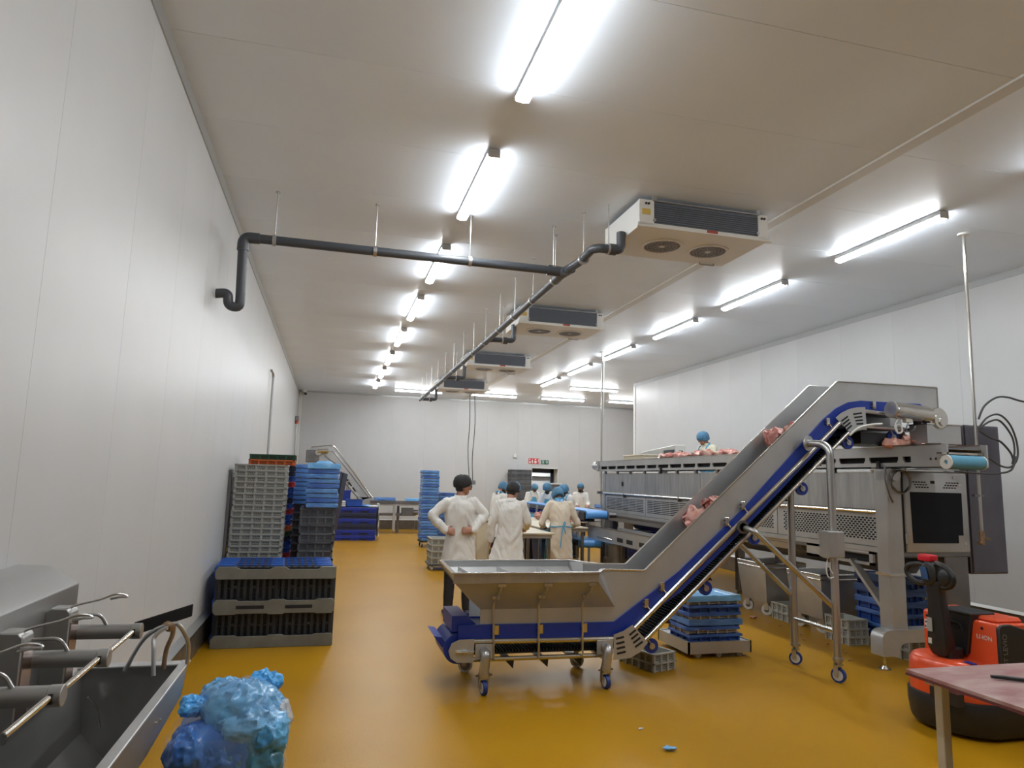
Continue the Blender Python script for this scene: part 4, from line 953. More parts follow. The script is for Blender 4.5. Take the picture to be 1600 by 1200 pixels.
# --- dark crates carrying film lined trays
dk = [crate('closed_crate', m, .43, .60, .103, 4, 4, perf=True, zwin=(.3, .6), lip=.02) for m in (M_darkcr, M_midcr)]
stack(dk, -.125, 9.35, 0, 13, .1035, 0, lambda i, k: '%s dark grey crate from the top under the blue lined trays' % NTH(i), 'dark grey crates', jit=.006)
bt = [lined_tray('lined_tray', M_whitecr, f, .36, .52, .053, s_, .85) for s_, f in ((1, M_film), (2, M_filmd), (3, M_film))]
stack(bt, -.085, 9.30, 1.347, 8, .060, 0, lambda i, k: '%s blue film lined tray from the top on the dark grey crates' % NTH(i), 'lined trays on the dark crates', jit=.012)
tp = lined_tray('lined_tray', M_whitecr, M_film_l, .37, .53, .07, 9, .9, bulge=.05)
stack([tp], -.085, 9.30, 1.347+.48, 1, .06, .03, lambda i, k: 'crumpled light blue lined tray on the very top of the dark crate pile', 'lined trays on the dark crates', jit=0)
d2 = [crate('closed_crate', M_darkcr, .43, .40, .103, 4, 4, perf=False, lip=.02)]
stack(d2, -.37, 10.30, 0, 13, .1035, 0, lambda i, k: '%s dark crate from the top in the stack half hidden behind' % NTH(i), 'rear dark grey crates', jit=.006)
bt2 = [lined_tray('lined_tray', M_whitecr, M_film, .36, .40, .053, s_, .85) for s_ in (4, 5)]
stack(bt2, -.36, 10.28, 1.347, 9, .061, 0, lambda i, k: '%s blue lined tray from the top in the narrow stack behind' % NTH(i), 'rear lined trays', jit=.01)
# --- dark board leaning by the stacks and a rack at the wall
b = Thing('leaning_board', 'dark board leaning beside the blue lined trays', 'board', (.20, 10.1, 0))
b.p('board', MB().plate([(-.10, 10.55, 0), (-.02, 10.8, 0), (.23, 10.8, 1.78), (.16, 10.55, 1.80)], .03, (1,-.2,0)), M_bluedk, bevel=.004)
b.p('edge_strip', MB().bar((-.10, 10.545, .02), (.16, 10.545, 1.80), .012, .03), M_pipe)
b = Thing('wall_rack', 'narrow dark steel rack against the left wall beside the grey crates', 'rack', (-1.15, 9.3, 0))
for y in (8.95, 9.75): b.p('upright', MB().bb((-1.178, y-.02, 0), (-1.145, y+.02, 1.78)), M_steeld)
b.p('back_sheet', MB().bb((-1.178, 8.95, .2), (-1.165, 9.75, 1.70)), M_steeld)
for z in (.3, .9, 1.5): b.p('shelf', MB().bb((-1.178, 8.95, z), (-1.142, 9.75, z+.02)), M_steeld)

# ================================================================== far left: conveyors, blue pallets, trays
fc = Thing('far_incline_conveyor', 'far steel inclined conveyor rising to the left in front of the back wall', 'conveyor', (.4, 22.5, 0))
prof = [(1.30,1.10),(.10,2.62),(-.02,2.68),(-.62,2.60),(-.75,2.44),(-.75,2.12),(-.30,2.12),(.0,2.25),(.30,2.02),(1.02,1.03)]
fc.p('side_panel', MB().prism(prof, 'y', 22.20, 22.215), M_steelm)
fc.p('side_panel', MB().prism(prof, 'y', 22.70, 22.715), M_steelm)
fc.p('belt', MB().bar((1.16,22.45,1.10),(-.02,22.45,2.50), .46, .03).bar((-.02,22.45,2.50),(-.62,22.45,2.45), .46, .03), M_belt)
fc.p('panel_fold', MB().tube([(1.31,22.19,1.11),(.10,22.19,2.63),(-.02,22.19,2.69),(-.62,22.19,2.61)], .016, 6), M_steelb)
fc.p('panel_fold', MB().tube([(1.22,22.19,1.09),(.05,22.19,2.50),(-.2,22.19,2.50)], .012, 6), M_steeld)
for t_ in (.30, .46, .62, .78): fc.p('side_slot', MB().bar((.12+.8*t_-.05,22.19,2.05-.98*t_+.12),(.12+.8*t_+.05,22.19,2.05-.98*t_), .01, .045), M_slot)
fc.p('drive_motor', MB().cyl((-.42,22.05,2.48),(-.10,22.05,2.50), .07, n=14).cyl((-.40,22.0,2.44),(-.40,22.2,2.44), .09, n=14), M_steelb)
fc.p('end_hood', MB().bb((-.76,22.18,2.14),(-.36,22.72,2.52)), M_steeld, bevel=.02)
fc.p('cable', MB().tube(spline([(-.2,22.1,2.36),(0,22.1,2.2),(.15,22.1,2.1),(.2,22.1,1.9)], 4), .016, 6), M_cable)
for x, z in ((-.30, 2.15), (.55, 1.66)):
    for y in (22.24, 22.67): fc.p('leg', MB().cyl((x,y,0),(x,y,z), .03, n=8), M_steel)
fc.p('brace', MB().cyl((.40,22.15,1.60),(.98,22.15,.98), .02, n=8).cyl((.62,22.15,1.28),(.85,22.15,1.28), .016, n=8), M_steeld)
ft = Thing('far_table_conveyor', 'low steel belt table running along the back wall with trays on it', 'conveyor', (2.0, 22.5, 0))
ft.p('bed', MB().bb((.70,22.2,.86),(4.2,22.75,.98)), M_steelm)
ft.p('belt', MB().bb((.72,22.22,.98),(4.18,22.73,1.0)), M_white)
ft.p('side_rail', MB().bb((1.25,22.17,.92),(4.2,22.2,1.02)), M_steeld)
for x in (1.15, 2.02, 3.1, 4.0):
    l = ft.p('leg', MB().bb((x-.04,22.22,.08),(x+.04,22.30,.86)), M_steelm)
    ft.p('foot', MB().cyl((x,22.26,0),(x,22.26,.09), .04, n=10), M_steelb, sub=l)
    ft.p('leg', MB().bb((x+.12,22.66,0),(x+.20,22.72,.86)), M_steeld)
ft.p('cross_tray', MB().bb((1.3,22.25,.55),(2.7,22.7,.62)), M_steeld)
ft.p('drive_box', MB().bb((2.25,22.15,.56),(2.62,22.4,.80)).cyl((2.62,22.27,.66),(2.76,22.27,.66), .08, n=12), M_steeld)
ft.p('guide_block', MB().bb((.86,22.2,1.0),(1.36,22.7,1.11)), M_steelm)
lt = [lined_tray('lined_tray', M_bluecr, M_film, .62, .42, .10, 12, .8), lined_tray('lined_tray', M_whitecr, M_film_l, .55, .42, .09, 13, .8)]
stack([lt[0]], 1.72, 22.46, 1.0, 1, .1, 0, lambda i, k: 'blue lined tray at the left on the far belt table', 'trays on the far table', jit=0)
stack([lt[1]], 2.66, 22.46, 1.0, 1, .1, 0, lambda i, k: 'light blue lined tray at the right on the far belt table', 'trays on the far table', jit=0)
stack([lt[0]], 3.3, 22.46, 1.0, 1, .1, 0, lambda i, k: 'blue lined tray on the far belt table behind the tall tray stack', 'trays on the far table', jit=0)
def flat_pallet(name, m, label, h):
    t = Thing(name, label, 'pallet', (0,0,0), 'blue pallets piled flat', local=True)
    t.p('deck', MB().bb((0,0,h-.10),(1.14,1.0,h-.012)), m, bevel=.008)
    t.p('skirt_gap_shade', MB().bb((.02,.02,.001),(1.12,.98,h-.095)), M_bluedk)  # navy skirt fill; in the bottom pallet it paints the shadow of the gap
    t.p('skirt_groove', MB().bb((.012,.012,h-.012),(1.128,.988,h)), M_bluedk)
    for x in (0, .47, .92):
        t.p('foot_block', MB().bb((x,0.01,0),(x+.22,.2,h-.09)), m, bevel=.006); t.p('foot_block', MB().bb((x,.8,0),(x+.22,.99,h-.09)), m)
    return t
p1_ = flat_pallet('flat_pallet', M_bluep, 'x', .15); p2_ = flat_pallet('flat_pallet', M_bluedk, 'x', .15)
stack([p1_, p2_], .17, 19.75, 0, 6, .151, 0, lambda i, k: '%s pallet from the top of the flat blue pile, %s' % (NTH(i), ['bright blue', 'navy'][[0,0,1,0,1,0][k]]), 'blue pallets piled flat', jit=.006, sel=lambda i: [0,0,1,0,1,0][i])
b = Thing('white_sack', 'white plastic sheet hanging down the side of the blue pallet pile', 'sheet', (1.36, 20.1, 0))
mb = MB(); n = 12
rings = [[Vector((1.325+.05*abs(math.sin(i*.9+j))*(1 if q else 0)+.012*q, 19.80+.09*i/2, .12+.092*j)) for i in range(n)] for q in (0,) for j in range(10)]
mb.loft([[Vector((1.375+.015*math.sin(j*1.7+a_*2)+.03*math.cos(a_*PI/4), 20.15+.36*math.sin(a_*PI/4), .10+.1*j)) for a_ in range(8)] for j in range(10)])
b.p('sheet', mb, M_white, ang=60)
b.p('top_fold', MB().bb((1.10,19.86,.912),(1.40,20.45,.94)), M_white, bevel=.01)
b = Thing('blue_box', 'blue open box on top of the flat blue pallets', 'box', (.75, 20.2, .91))
b.p('box_body', MB().bb((.50,19.95,.912),(.92,20.4,1.10)), M_bluecr, bevel=.008)
b.p('box_rim', MB().bb((.48,19.93,1.085),(.94,20.42,1.10)), M_bluecr, bevel=.004)
b = Thing('blue_locker', 'upright blue box standing behind the blue pallet pile', 'box', (.45, 21.3, 0))
b.p('panel_body', MB().bb((.15,21.2,0),(.62,21.4,1.32)), M_blue, bevel=.01)
b.p('panel_cap', MB().bb((.14,21.19,1.30),(.63,21.41,1.33)), M_bluep)
b = Thing('white_bundle', 'pale stack of folded sheets on the blue pallets by the leaning board', 'bundle', (.3, 20.1, .91))
for i in range(3): b.p('folded_sheet', MB().bb((.2+.01*i,19.9,.912+.05*i),(.46,20.3,.958+.05*i)), M_white, bevel=.01)
b = Thing('blue_sheet', 'rumpled light blue film sheet lying on the blue pallets', 'sheet', (1.0, 20.1, .91))
b.p('sheet', MB().sph((1.02,20.12,.93), (.22,.22,.03), 16, 8).jig(.02, 6, 3), M_film_l); b.p('sheet_fold', MB().sph((.99,20.05,.945), (.15,.14,.03), 14, 8).jig(.02, 7, 4), M_film)
# --- tall blue tray stack on a dolly, mid room
def dolly(name, label, x, y, w, d, m, zt=.13, n=2):
    t = Thing(name, label, 'dolly', (x, y, 0))
    t.p('deck', MB().bb((x-w/2,y-d/2,zt-.035),(x+w/2,y+d/2,zt)), m, bevel=.006)
    for sx in (-1, 1):
        for sy_ in (-1, 1):
            cx, cy_ = x+sx*(w/2-.06), y+sy_*(d/2-.06)
            k = t.p('castor_fork', MB().bb((cx-.022,cy_-.025,.04),(cx-.016,cy_+.025,zt-.03)).bb((cx+.016,cy_-.025,.04),(cx+.022,cy_+.025,zt-.03)).bb((cx-.022,cy_-.025,zt-.04),(cx+.022,cy_+.025,zt-.03)), M_steel)
            t.p('castor_wheel', MB().cyl((cx-.014,cy_,.042),(cx+.014,cy_,.042), .042, n=16), M_black if m is M_black else M_wheel, sub=k)
    return t
dolly('tray_dolly', 'black dolly under the tall blue tray stack', 2.53, 18.2, .44, .62, M_black, .16)
ts = [lined_tray('lined_tray', M_whitecr, f, .40, .58, .064, s_, .8) for s_, f in ((21, M_film), (22, M_filmd), (23, M_film))]
stack(ts, 2.53, 18.2, .162, 25, .0715, 0, lambda i, k: '%s blue lined tray from the top of the tall mid room stack' % NTH(i), 'tall blue tray stack', jit=.012)
dolly('tray_dolly', 'dolly under the lower blue tray stack behind the hands on hips man', 3.02, 18.5, .44, .62, M_black, .16)
stack(ts, 3.02, 18.5, .162, 17, .0715, 0, lambda i, k: '%s blue lined tray from the top of the lower stack beside the tall one' % NTH(i), 'lower blue tray stack', jit=.012)
dolly('crate_dolly', 'low dolly under the pale vented crates behind the hands on hips man', 2.16, 13.75, .46, .62, M_pipe, .12)
wc = crate('vented_crate', M_whitecr, .42, .60, .1185, 3, 4, lip=.016)
stack([wc], 2.16, 13.75, .122, 4, .119, 0, lambda i, k: '%s pale vented crate from the top on the low dolly behind the standing man' % NTH(i), 'pale crates on the low dolly', jit=.01)
# --- grey crate stack by the door
gs = [crate('closed_crate', m, .74, .55, .1415, 4, 3, perf=False, lip=.03) for m in (M_midcr, M_darkcr, M_midcr)]
stack(gs, 6.50, 23.75, 0, 15, .142, 0, lambda i, k: '%s grey crate from the top of the stack left of the doorway' % NTH(i), 'grey crates by the doorway', jit=.01)

# ================================================================== around the long machine
# dolly with film lined trays under the incline
tr = Thing('steel_dolly', 'brown steel tray trolley on small wheels under the incline conveyor', 'trolley', (4.0, 6.9, 0))
tr.p('tray_bed', MB().bb((3.64,6.60,.05),(4.34,7.25,.07)).bb((3.62,6.585,.05),(4.345,6.60,.165)).bb((3.62,7.24,.05),(4.345,7.26,.165)).bb((3.62,6.585,.05),(3.64,7.26,.165)).bb((4.33,6.585,.05),(4.345,7.26,.165)), M_steelm)['kind'] = 'stuff'
tr.p('deck', MB().bb((3.64,6.60,.14),(4.33,7.25,.155)), M_steelm)
for x in (3.76, 4.0, 4.24):
    for y in (6.66, 7.18): tr.p('wheel', MB().cyl((x-.02,y,.036),(x+.02,y,.036), .036, n=16).rotz(PI/2, (x,y,0)), M_wheel)
lts = [lined_tray('lined_tray', bm_, f, .60, .42, .066, s_, dr_) for s_, bm_, f, dr_ in ((31, M_bluecr, M_filmd, .3), (32, M_cream, M_filmd, .4), (33, M_bluecr, M_film, .85), (34, M_cream, M_filmd, .5))]
lab = ['white and blue vented tray at the bottom on the steel trolley', 'second tray from the bottom on the steel trolley, deep blue', 'third tray on the steel trolley with draped blue film', 'fourth tray on the steel trolley with white rim', 'fifth tray on the steel trolley, deep blue film']
stack(lts, 3.96, 6.86, .156, 5, .073, .03, lambda i, k: lab[k], 'trays on the steel trolley', jit=.02)
tp2 = lined_tray('lined_tray', M_cream, M_film_l, .62, .44, .085, 39, .6)
stack([tp2], 3.95, 6.88, .156+5*.073, 1, .07, .05, lambda i, k: 'light blue lined tray open on top of the steel trolley pile', 'trays on the steel trolley', jit=0)
# pale crate on the floor under the conveyor
fcr = [crate('vented_crate', M_whitecr, .30, .50, .0825, 3, 5, lip=.012)]
stack(fcr, 3.10, 6.46, 0, 2, .083, .32, lambda i, k: ['upper pale vented crate on the floor under the incline', 'lower pale vented crate on the floor under the incline'][i], 'pale crates under the incline', jit=.004)
# steel tubs on castors
def tub(x0, y0, w, d, label):
    t = Thing('tub_trolley', label, 'tub', (x0+w/2, y0+d/2, 0), 'steel tubs under the machine')
    z0, z1, tp_ = .17, .70, .05
    o = [(x0+tp_,y0+tp_,z0),(x0+w-tp_,y0+tp_,z0),(x0+w-tp_,y0+d-tp_,z0),(x0+tp_,y0+d-tp_,z0)]; u = [(x0,y0,z1),(x0+w,y0,z1),(x0+w,y0+d,z1),(x0,y0+d,z1)]
    i1 = [(x0+.006,y0+.006,z1),(x0+w-.006,y0+.006,z1),(x0+w-.006,y0+d-.006,z1),(x0+.006,y0+d-.006,z1)]; i0 = [(q[0]+(.006 if q[0]<x0+w/2 else -.006), q[1]+(.006 if q[1]<y0+d/2 else -.006), z0+.01) for q in o]
    t.p('tub_body', MB().add(o+u+i1+i0, [(3,2,1,0)]+[(k,(k+1)%4,4+(k+1)%4,4+k) for k in range(4)]+[(4+k,4+(k+1)%4,8+(k+1)%4,8+k) for k in range(4)]+[(8+k,8+(k+1)%4,12+(k+1)%4,12+k) for k in range(4)]+[(12,13,14,15)]), M_steelm, bevel=.025, seg=3)
    for z, off in ((z1, .006), (z1-.055, .002)): t.p('rim_roll', MB().tube(bend([(x0-off,y0-off,z),(x0+w+off,y0-off,z),(x0+w+off,y0+d+off,z),(x0-off,y0+d+off,z),(x0-off,y0-off,z)], .05, 4), .010, 8), M_steelb)
    for sx in (.1, w-.1):
        for sy_ in (.12, d-.12):
            x, y = x0+sx, y0+sy_
            f = t.p('castor_fork', MB().bb((x-.035,y-.03,.07),(x-.028,y+.03,.175)).bb((x+.028,y-.03,.07),(x+.035,y+.03,.175)).bb((x-.035,y-.03,.165),(x+.035,y+.03,.175)).rotz(.6, (x,y,0)), M_steel)
            t.p('castor_wheel', MB().cyl((x-.022,y,.072),(x+.022,y,.072), .072, n=20).rotz(.6, (x,y,0)), M_wheel, sub=f)
            t.p('castor_hub', MB().cyl((x-.025,y,.072),(x+.025,y,.072), .035, n=12).rotz(.6, (x,y,0)), M_steeld, sub=f)
    return t
tub(5.86, 8.52, .66, .68, 'steel tub on white castors under the machine, the farther of two')
tub(5.86, 7.40, .66, .66, 'steel tub on white castors under the machine, the nearer of two')
pc = [crate('vented_crate', M_whitecr, .34, .36, .1075, 3, 3, lip=.014)]
stack(pc, 6.07, 8.29, 0, 2, .108, 0, lambda i, k: ['upper', 'lower'][i]+' pale vented crate on the floor between the two steel tubs', 'crates between the tubs', jit=.004)
pc3 = [crate('vented_crate', M_whitecr, .28, .40, .0925, 3, 4, lip=.014)]
stack(pc3, 5.92, 7.06, 0, 3, .093, 0, lambda i, k: ['top', 'middle', 'bottom'][i]+' pale vented crate left of the blue crate pile under the machine', 'crates by the blue pile', jit=.006)
stack(pc, 6.07, 6.32, 0, 2, .108, .05, lambda i, k: ['upper', 'lower'][i]+' pale vented crate on the floor behind the machine foot', 'crates behind the machine foot', jit=.004)
dolly('crate_dolly', 'flat dark dolly under the blue crate pile', 6.32, 6.82, .46, .62, M_steeld, .125)
bc = [lined_tray('lined_crate', M_bluecr, f, .42, .58, .127, s_, dr_, cat='crate') for s_, f, dr_ in ((41, M_filmd, .25), (42, M_filmd, .5), (43, M_filmd, .6))]
stack(bc, 6.32, 6.82, .127, 5, .134, 0, lambda i, k: '%s deep blue film lined crate from the top of the pile under the machine' % NTH(i), 'deep blue crates under the machine', jit=.008, sel=lambda i: [0,0,1,2,2][i])
dolly('crate_dolly', 'low dolly under the white and blue tray pile behind the machine column', 6.98, 7.22, .40, .46, M_steeld, .125)
wb = [lined_tray('lined_tray', bm_, f, .36, .42, .075, s_, .5) for s_, bm_, f in ((51, M_white, M_film), (52, M_white, M_filmd))]
stack(wb, 6.98, 7.22, .127, 7, .082, 0, lambda i, k: '%s white and blue tray from the top behind the machine column' % NTH(i), 'white and blue trays behind the column', jit=.01)
# ================================================================== people
def remesh(mb, vox, name, smooth=2, wrinkle=None, hem=None):
    me = bpy.data.meshes.new('tmp'); me.from_pydata([tuple(q) for q in mb.v], [], mb.f)
    bm = bmesh.new(); bm.from_mesh(me); bmesh.ops.recalc_face_normals(bm, faces=bm.faces); bm.to_mesh(me); bm.free()
    o = bpy.data.objects.new('tmp', me); COL.objects.link(o)
    r = o.modifiers.new('r', 'REMESH'); r.mode = 'VOXEL'; r.voxel_size = vox; r.adaptivity = 0
    dg = bpy.context.evaluated_depsgraph_get(); dg.update(); out = bpy.data.meshes.new_from_object(o.evaluated_get(dg))
    bpy.data.objects.remove(o); bpy.data.meshes.remove(me)
    bm = bmesh.new(); bm.from_mesh(out)
    for _ in range(smooth): bmesh.ops.smooth_vert(bm, verts=bm.verts, factor=.5, use_axis_x=True, use_axis_y=True, use_axis_z=True)
    if wrinkle:
        amp, seed = wrinkle; bm.normal_update()
        for v in bm.verts:
            p = v.co; w = noise.noise(Vector((p.x*10+seed, p.y*10, p.z*3.5)))*1.0+noise.noise(Vector((p.x*6, p.y*6+seed, (p.z+.25*math.sin(p.x*9+seed))*13)))*.55+noise.noise(Vector((p.x*24+seed, p.y*24, p.z*10)))*.3
            v.co = p+v.normal*(w*amp)
    bm.to_mesh(out); bm.free(); out.name = name
    out.polygons.foreach_set('use_smooth', [True]*len(out.polygons)); out.materials.clear()
    return out
def caps(mb, pts, rad, n=12, sc=None):
    """chain of tapered capsules"""
    pts = [Vector(p) for p in pts]
    for i in range(len(pts)-1): mb.cyl(pts[i], pts[i+1], rad[i], rad[i+1], n)
    for p, r in zip(pts, rad): mb.sph(p, r, n, 8)
def ell_loft(mb, secs, n=20):
    """secs: (x, y, z, rx, ry)"""
    mb.loft([[Vector((x+rx*math.cos(2*PI*i/n), y+ry*math.sin(2*PI*i/n), z)) for i in range(n)] for x, y, z, rx, ry in secs])
def hand(mb, w, d, nrm, side, s=1.0, curl=.5):
    """w wrist, d finger direction, nrm back-of-hand normal; palm, four unequal bent fingers and a thumb from the palm's side"""
    w = Vector(w); d = Vector(d).normalized(); nrm = Vector(nrm); nrm = (nrm-d*nrm.dot(d)).normalized(); lat = d.cross(nrm)*side
    palm = w+d*.05*s
    R = Matrix((lat, d, nrm)).transposed()
    mb.sph(palm, (.042*s, .055*s, .018*s), 12, 8, R)
    for k, (off, L) in enumerate(((-.033, .068), (-.011, .078), (.011, .074), (.033, .058))):
        b0 = w+d*.09*s+lat*off*s*1.05; f1 = b0+(d+lat*off*3-nrm*curl*.5).normalized()*L*.5*s; f2 = f1+(d-nrm*curl*1.6).normalized()*L*.5*s
        caps(mb, [b0-d*.02, b0, f1, f2], [.0095*s, .0095*s, .0085*s, .0072*s], 8)
    t0 = w+d*.03*s-lat*.035*s; t1 = t0+(d*.6-lat*.8).normalized()*.035*s; t2 = t1+(d*.9-lat*.25-nrm*curl*.4).normalized()*.03*s
    caps(mb, [t0, t1, t2], [.012*s, .0105*s, .008*s], 8)
def figure(label, x, y, face, h=1.78, lean=0., head=(0, 0), el=None, er=None, wl=None, wr=None, hl=None, hr=None, skin=M_skin, coat=M_coat, hem=.58, net=M_net, netsc=1.0, apron=None, tie=False, hood=None, vox=.018, z0=0., seed=1., beard=False, glasses=False, legs=M_trous, shoes=M_shoe, stance=.10, flare=0., group='workers in white coats', half_cap=False, tilt=0., step=0., capz=0.):
    s = h/1.78; rt = Matrix.Rotation(math.radians(lean), 3, 'X').inverted() if False else Matrix.Rotation(-math.radians(lean), 3, 'X')
    P = Vector((0, 0, .96*s))
    def up(v): return P+rt @ (Vector(v)*s-P)      # joint of the upper body after leaning forward
    root = None
    shl, shr = up((-.175, 0, 1.425)), up((.175, 0, 1.425)); nk = up((0, -.005, 1.48)); hb = up((0, .02, 1.53))
    hp, hy = math.radians(head[0]), math.radians(head[1])
    HR = Matrix.Rotation(-math.radians(lean)*.6-hp, 3, 'X'); HR = Matrix.Rotation(-hy, 3, 'Z') @ HR
    hc = hb+HR @ Vector((0, .025, .105))*s
    # defaults: forearms forward over a table
    el = Vector(el) if el else shl+Vector((-.07, .05, -.29))*s; er = Vector(er) if er else shr+Vector((.07, .05, -.29))*s
    wl = Vector(wl) if wl else el+Vector((.07, .24, -.02))*s; wr = Vector(wr) if wr else er+Vector((-.07, .24, -.02))*s
    b = MB()
    ell_loft(b, [(*(P+Vector((0,0,-.10*s)))[:], .15*s, .10*s), (*P, .155*s, .105*s)] + [(*up((0, 0, z)), rx*s, ry*s) for z, rx, ry in ((1.08, .14, .095), (1.22, .155, .105), (1.35, .165, .11), (1.44, .14, .09), (1.50, .07, .065))])
    caps(b, [nk, hb+Vector((0,0,.02))], [.058*s, .055*s])
    # head: skull, jaw, nose, ears, brow
    b.sph(hc, (.076*s, .096*s, .108*s), 18, 14, HR)
    b.sph(hc+HR @ Vector((0, .030, -.065))*s, (.054*s, .058*s, .058*s), 14, 10, HR)
    caps(b, [hc+HR @ Vector((0, .092, .005))*s, hc+HR @ Vector((0, .112, -.030))*s], [.011*s, .016*s], 8)
    b.sph(hc+HR @ Vector((0, .085, .022))*s, (.05*s, .014*s, .012*s), 10, 6, HR)
    b.sph(hc+HR @ Vector((0, .082, -.068))*s, (.026*s, .012*s, .010*s), 8, 6, HR)
    for sx in (-1, 1): b.sph(hc+HR @ Vector((sx*.080, -.005, -.012))*s, (.012*s, .020*s, .032*s), 8, 8, HR)
    for sh, e, w in ((shl, el, wl), (shr, er, wr)): caps(b, [sh, e, w], [.052*s, .040*s, .028*s])
    hl = hl or ((wl-el).normalized()+Vector((.2, 0, -.1)), (0, .2, 1)); hr = hr or ((wr-er).normalized()+Vector((-.2, 0, -.1)), (0, .2, 1))
    hand(b, wl, hl[0], hl[1], 1, s*1.02); hand(b, wr, hr[0], hr[1], -1, s*1.02)
    fl = {}
    for sx in (-1, 1):
        st = step*sx
        hip = P+Vector((sx*.085*s, 0, -.06*s)); kn = Vector((sx*(stance*.9)*s, .015+st*.5, .50*s)); an = Vector((sx*stance*s, -.02+st, .09*s)); fl[sx] = (hip, kn, an)
        caps(b, [hip, kn, an], [.085*s, .055*s, .038*s]); caps(b, [an+Vector((0,-.02,-.04)), an+Vector((sx*.02,.14,-.055))], [.035, .030])
    me = remesh(b, min(vox, .009) if vox < .015 else vox*.8, 'person', 1)
    o = obj('person', me, skin); o.location = (x, y, z0); o.rotation_euler = (0, 0, -math.radians(face)); tag(o, label, 'person', group)
    def part(name, m_, mat_, lab=None):
        q = obj(name, m_, mat_, o)
        if lab: q['label'] = lab
        return q
    # trousers, shoes
    t = MB()
    for sx in (-1, 1):
        hip, kn, an = fl[sx]; caps(t, [hip, kn, an+Vector((0,0,.02))], [.105*s, .075*s, .062*s])
    t.sph(P+Vector((0,0,-.03)), (.165*s, .115*s, .12*s), 16, 10)
    part('trousers', remesh(t, vox, 'trousers', 2, (.005, seed)), legs)
    for sx in (-1, 1):
        an = fl[sx][2]; t = MB(); caps(t, [an+Vector((0,-.03,-.045)), an+Vector((sx*.02,.10,-.052)), an+Vector((sx*.03,.17,-.06))], [.044, .042, .030]); 
        if shoes is M_boot: caps(t, [an+Vector((0,-.02,-.03)), an+Vector((0,-.01,.2))], [.05, .06])
        for q in range(len(t.v)): t.v[q].z = max(t.v[q].z, .001)
        part('shoe', remesh(t, vox*.8, 'shoe', 1), shoes)
    # coat: torso and skirt, sleeves, collar
    c = MB(); hz = hem*s
    fx = flare
    ell_loft(c, [(-fx, -.01-fx*.3, hz, .235*s+fx, .165*s+abs(fx)*.4), (-fx*.6, -.005, (hz+.96*s)/2, .215*s+fx*.5, .15*s), (0, 0, .96*s, .195*s, .14*s)] + [(*up((0, 0, z)), rx*s, ry*s) for z, rx, ry in ((1.08, .185, .135), (1.22, .195, .14), (1.34, .20, .14), (1.41, .18, .12), (1.47, .115, .088), (1.505, .08, .075))], 24)
    for sh, e, w in ((shl, el, wl), (shr, er, wr)):
        mid = (e+w)/2; caps(c, [sh+(sh-nk)*.02, (sh+e)/2, e, mid, w], [.072*s, .069*s, .064*s, .060*s, .050*s])
    caps(c, [nk+Vector((0,0,-.03)), shl], [.068*s, .066*s]); caps(c, [nk+Vector((0,0,-.03)), shr], [.068*s, .066*s])
    co = part('coat', remesh(c, vox, 'coat', 3, (.017, seed*3.7)), coat)
    col = MB(); ring_ = []
    for zz, rr in ((1.475, .092), (1.525, .080), (1.53, .074), (1.49, .080)):
        q = up((0, 0, zz)); ring_.append([q+rt @ Vector((rr*1.05*s*math.cos(2*PI*i/20), rr*s*math.sin(2*PI*i/20), .012*math.sin(2*PI*i/20)))for i in range(20)])
    col.loft(ring_, cap=False); q_ = col.mesh('collar', ang=60); obj('collar', q_, coat if hood is None else hood, co)
    if vox < .015:
        bs = MB().tube([up((0, -.150, z)) + Vector((0, 0, 0)) for z in (1.42, 1.30, 1.18, 1.05)], .004, 6)
        sy_ = [up((sx*.172, 0, 1.475)) for sx in (-1, 1)]
    # hair cover: cap over the crown with a puckered band
    n = 24; rings = []
    for j, (zz, f) in enumerate(((-.045, 1.04), (-.035, 1.10), (-.005, 1.16), (.04, 1.17), (.085, 1.02), (.112, .72), (.125, .36))):
        rr = []
        for i in range(n):
            a = 2*PI*i/n; pk = .012*math.sin(a*9+seed) if j < 3 else .006*math.sin(a*5+seed+j)
            yy = math.sin(a); front = .045*max(0, yy) if j < 2 else .02*max(0, yy) if j == 2 else 0
            rr.append(hc+HR @ Vector(((.080*f*netsc+pk*.5)*math.cos(a), (.100*f*netsc+pk*.5)*yy-.008, zz*netsc*(1 if zz > 0 else 1-capz*20)+(capz if zz < .05 else capz*1.3)+front+pk*.4))*s)
        rings.append(rr)
    m_ = MB().loft(rings); part('hairnet', m_.mesh('hairnet', ang=70), net)
    if half_cap:   # blue outer net sitting over the crown of a black one
        rings = [[hc+HR @ Vector((.080*f*1.03*math.cos(2*PI*i/n), .100*f*1.03*math.sin(2*PI*i/n)+.012, zz+.004+.05*math.sin(2*PI*i/n)))*s for i in range(n)] for zz, f in ((.02, 1.18), (.06, 1.13), (.095, .95), (.118, .66), (.130, .3))]
        part('outer_net', MB().loft(rings).mesh('outer_net', ang=70), M_net, 'light blue net over the black cap')
    if beard:
        m_ = MB().sph(hc+HR @ Vector((0, .045, -.085))*s, (.060*s, .062*s, .060*s), 14, 10, HR).sph(hc+HR @ Vector((0, .0, -.05))*s, (.082*s, .06*s, .05*s), 14, 10, HR)
        part('beard', m_.mesh('beard', ang=80), M_hair)
    else:
        m_ = MB().sph(hc+HR @ Vector((0, -.030, -.034))*s, (.074*s, .070*s, .046*s), 14, 10, HR)
        part('hair', m_.mesh('hair', ang=80), M_hair)
    if glasses:
        g = MB()
        for sx in (-1, 1):
            g.ring(hc+HR @ Vector((sx*.036, .108, .004))*s, HR @ Vector((sx*.25, 1, 0)), .026*s, .022*s, .006, 16)
            g.cyl(hc+HR @ Vector((sx*.06, .098, .008))*s, hc+HR @ Vector((sx*.088, -.01, .005))*s, .0035, n=6)
        part('glasses', g.mesh('glasses'), M_black)['kind'] = 'stuff'
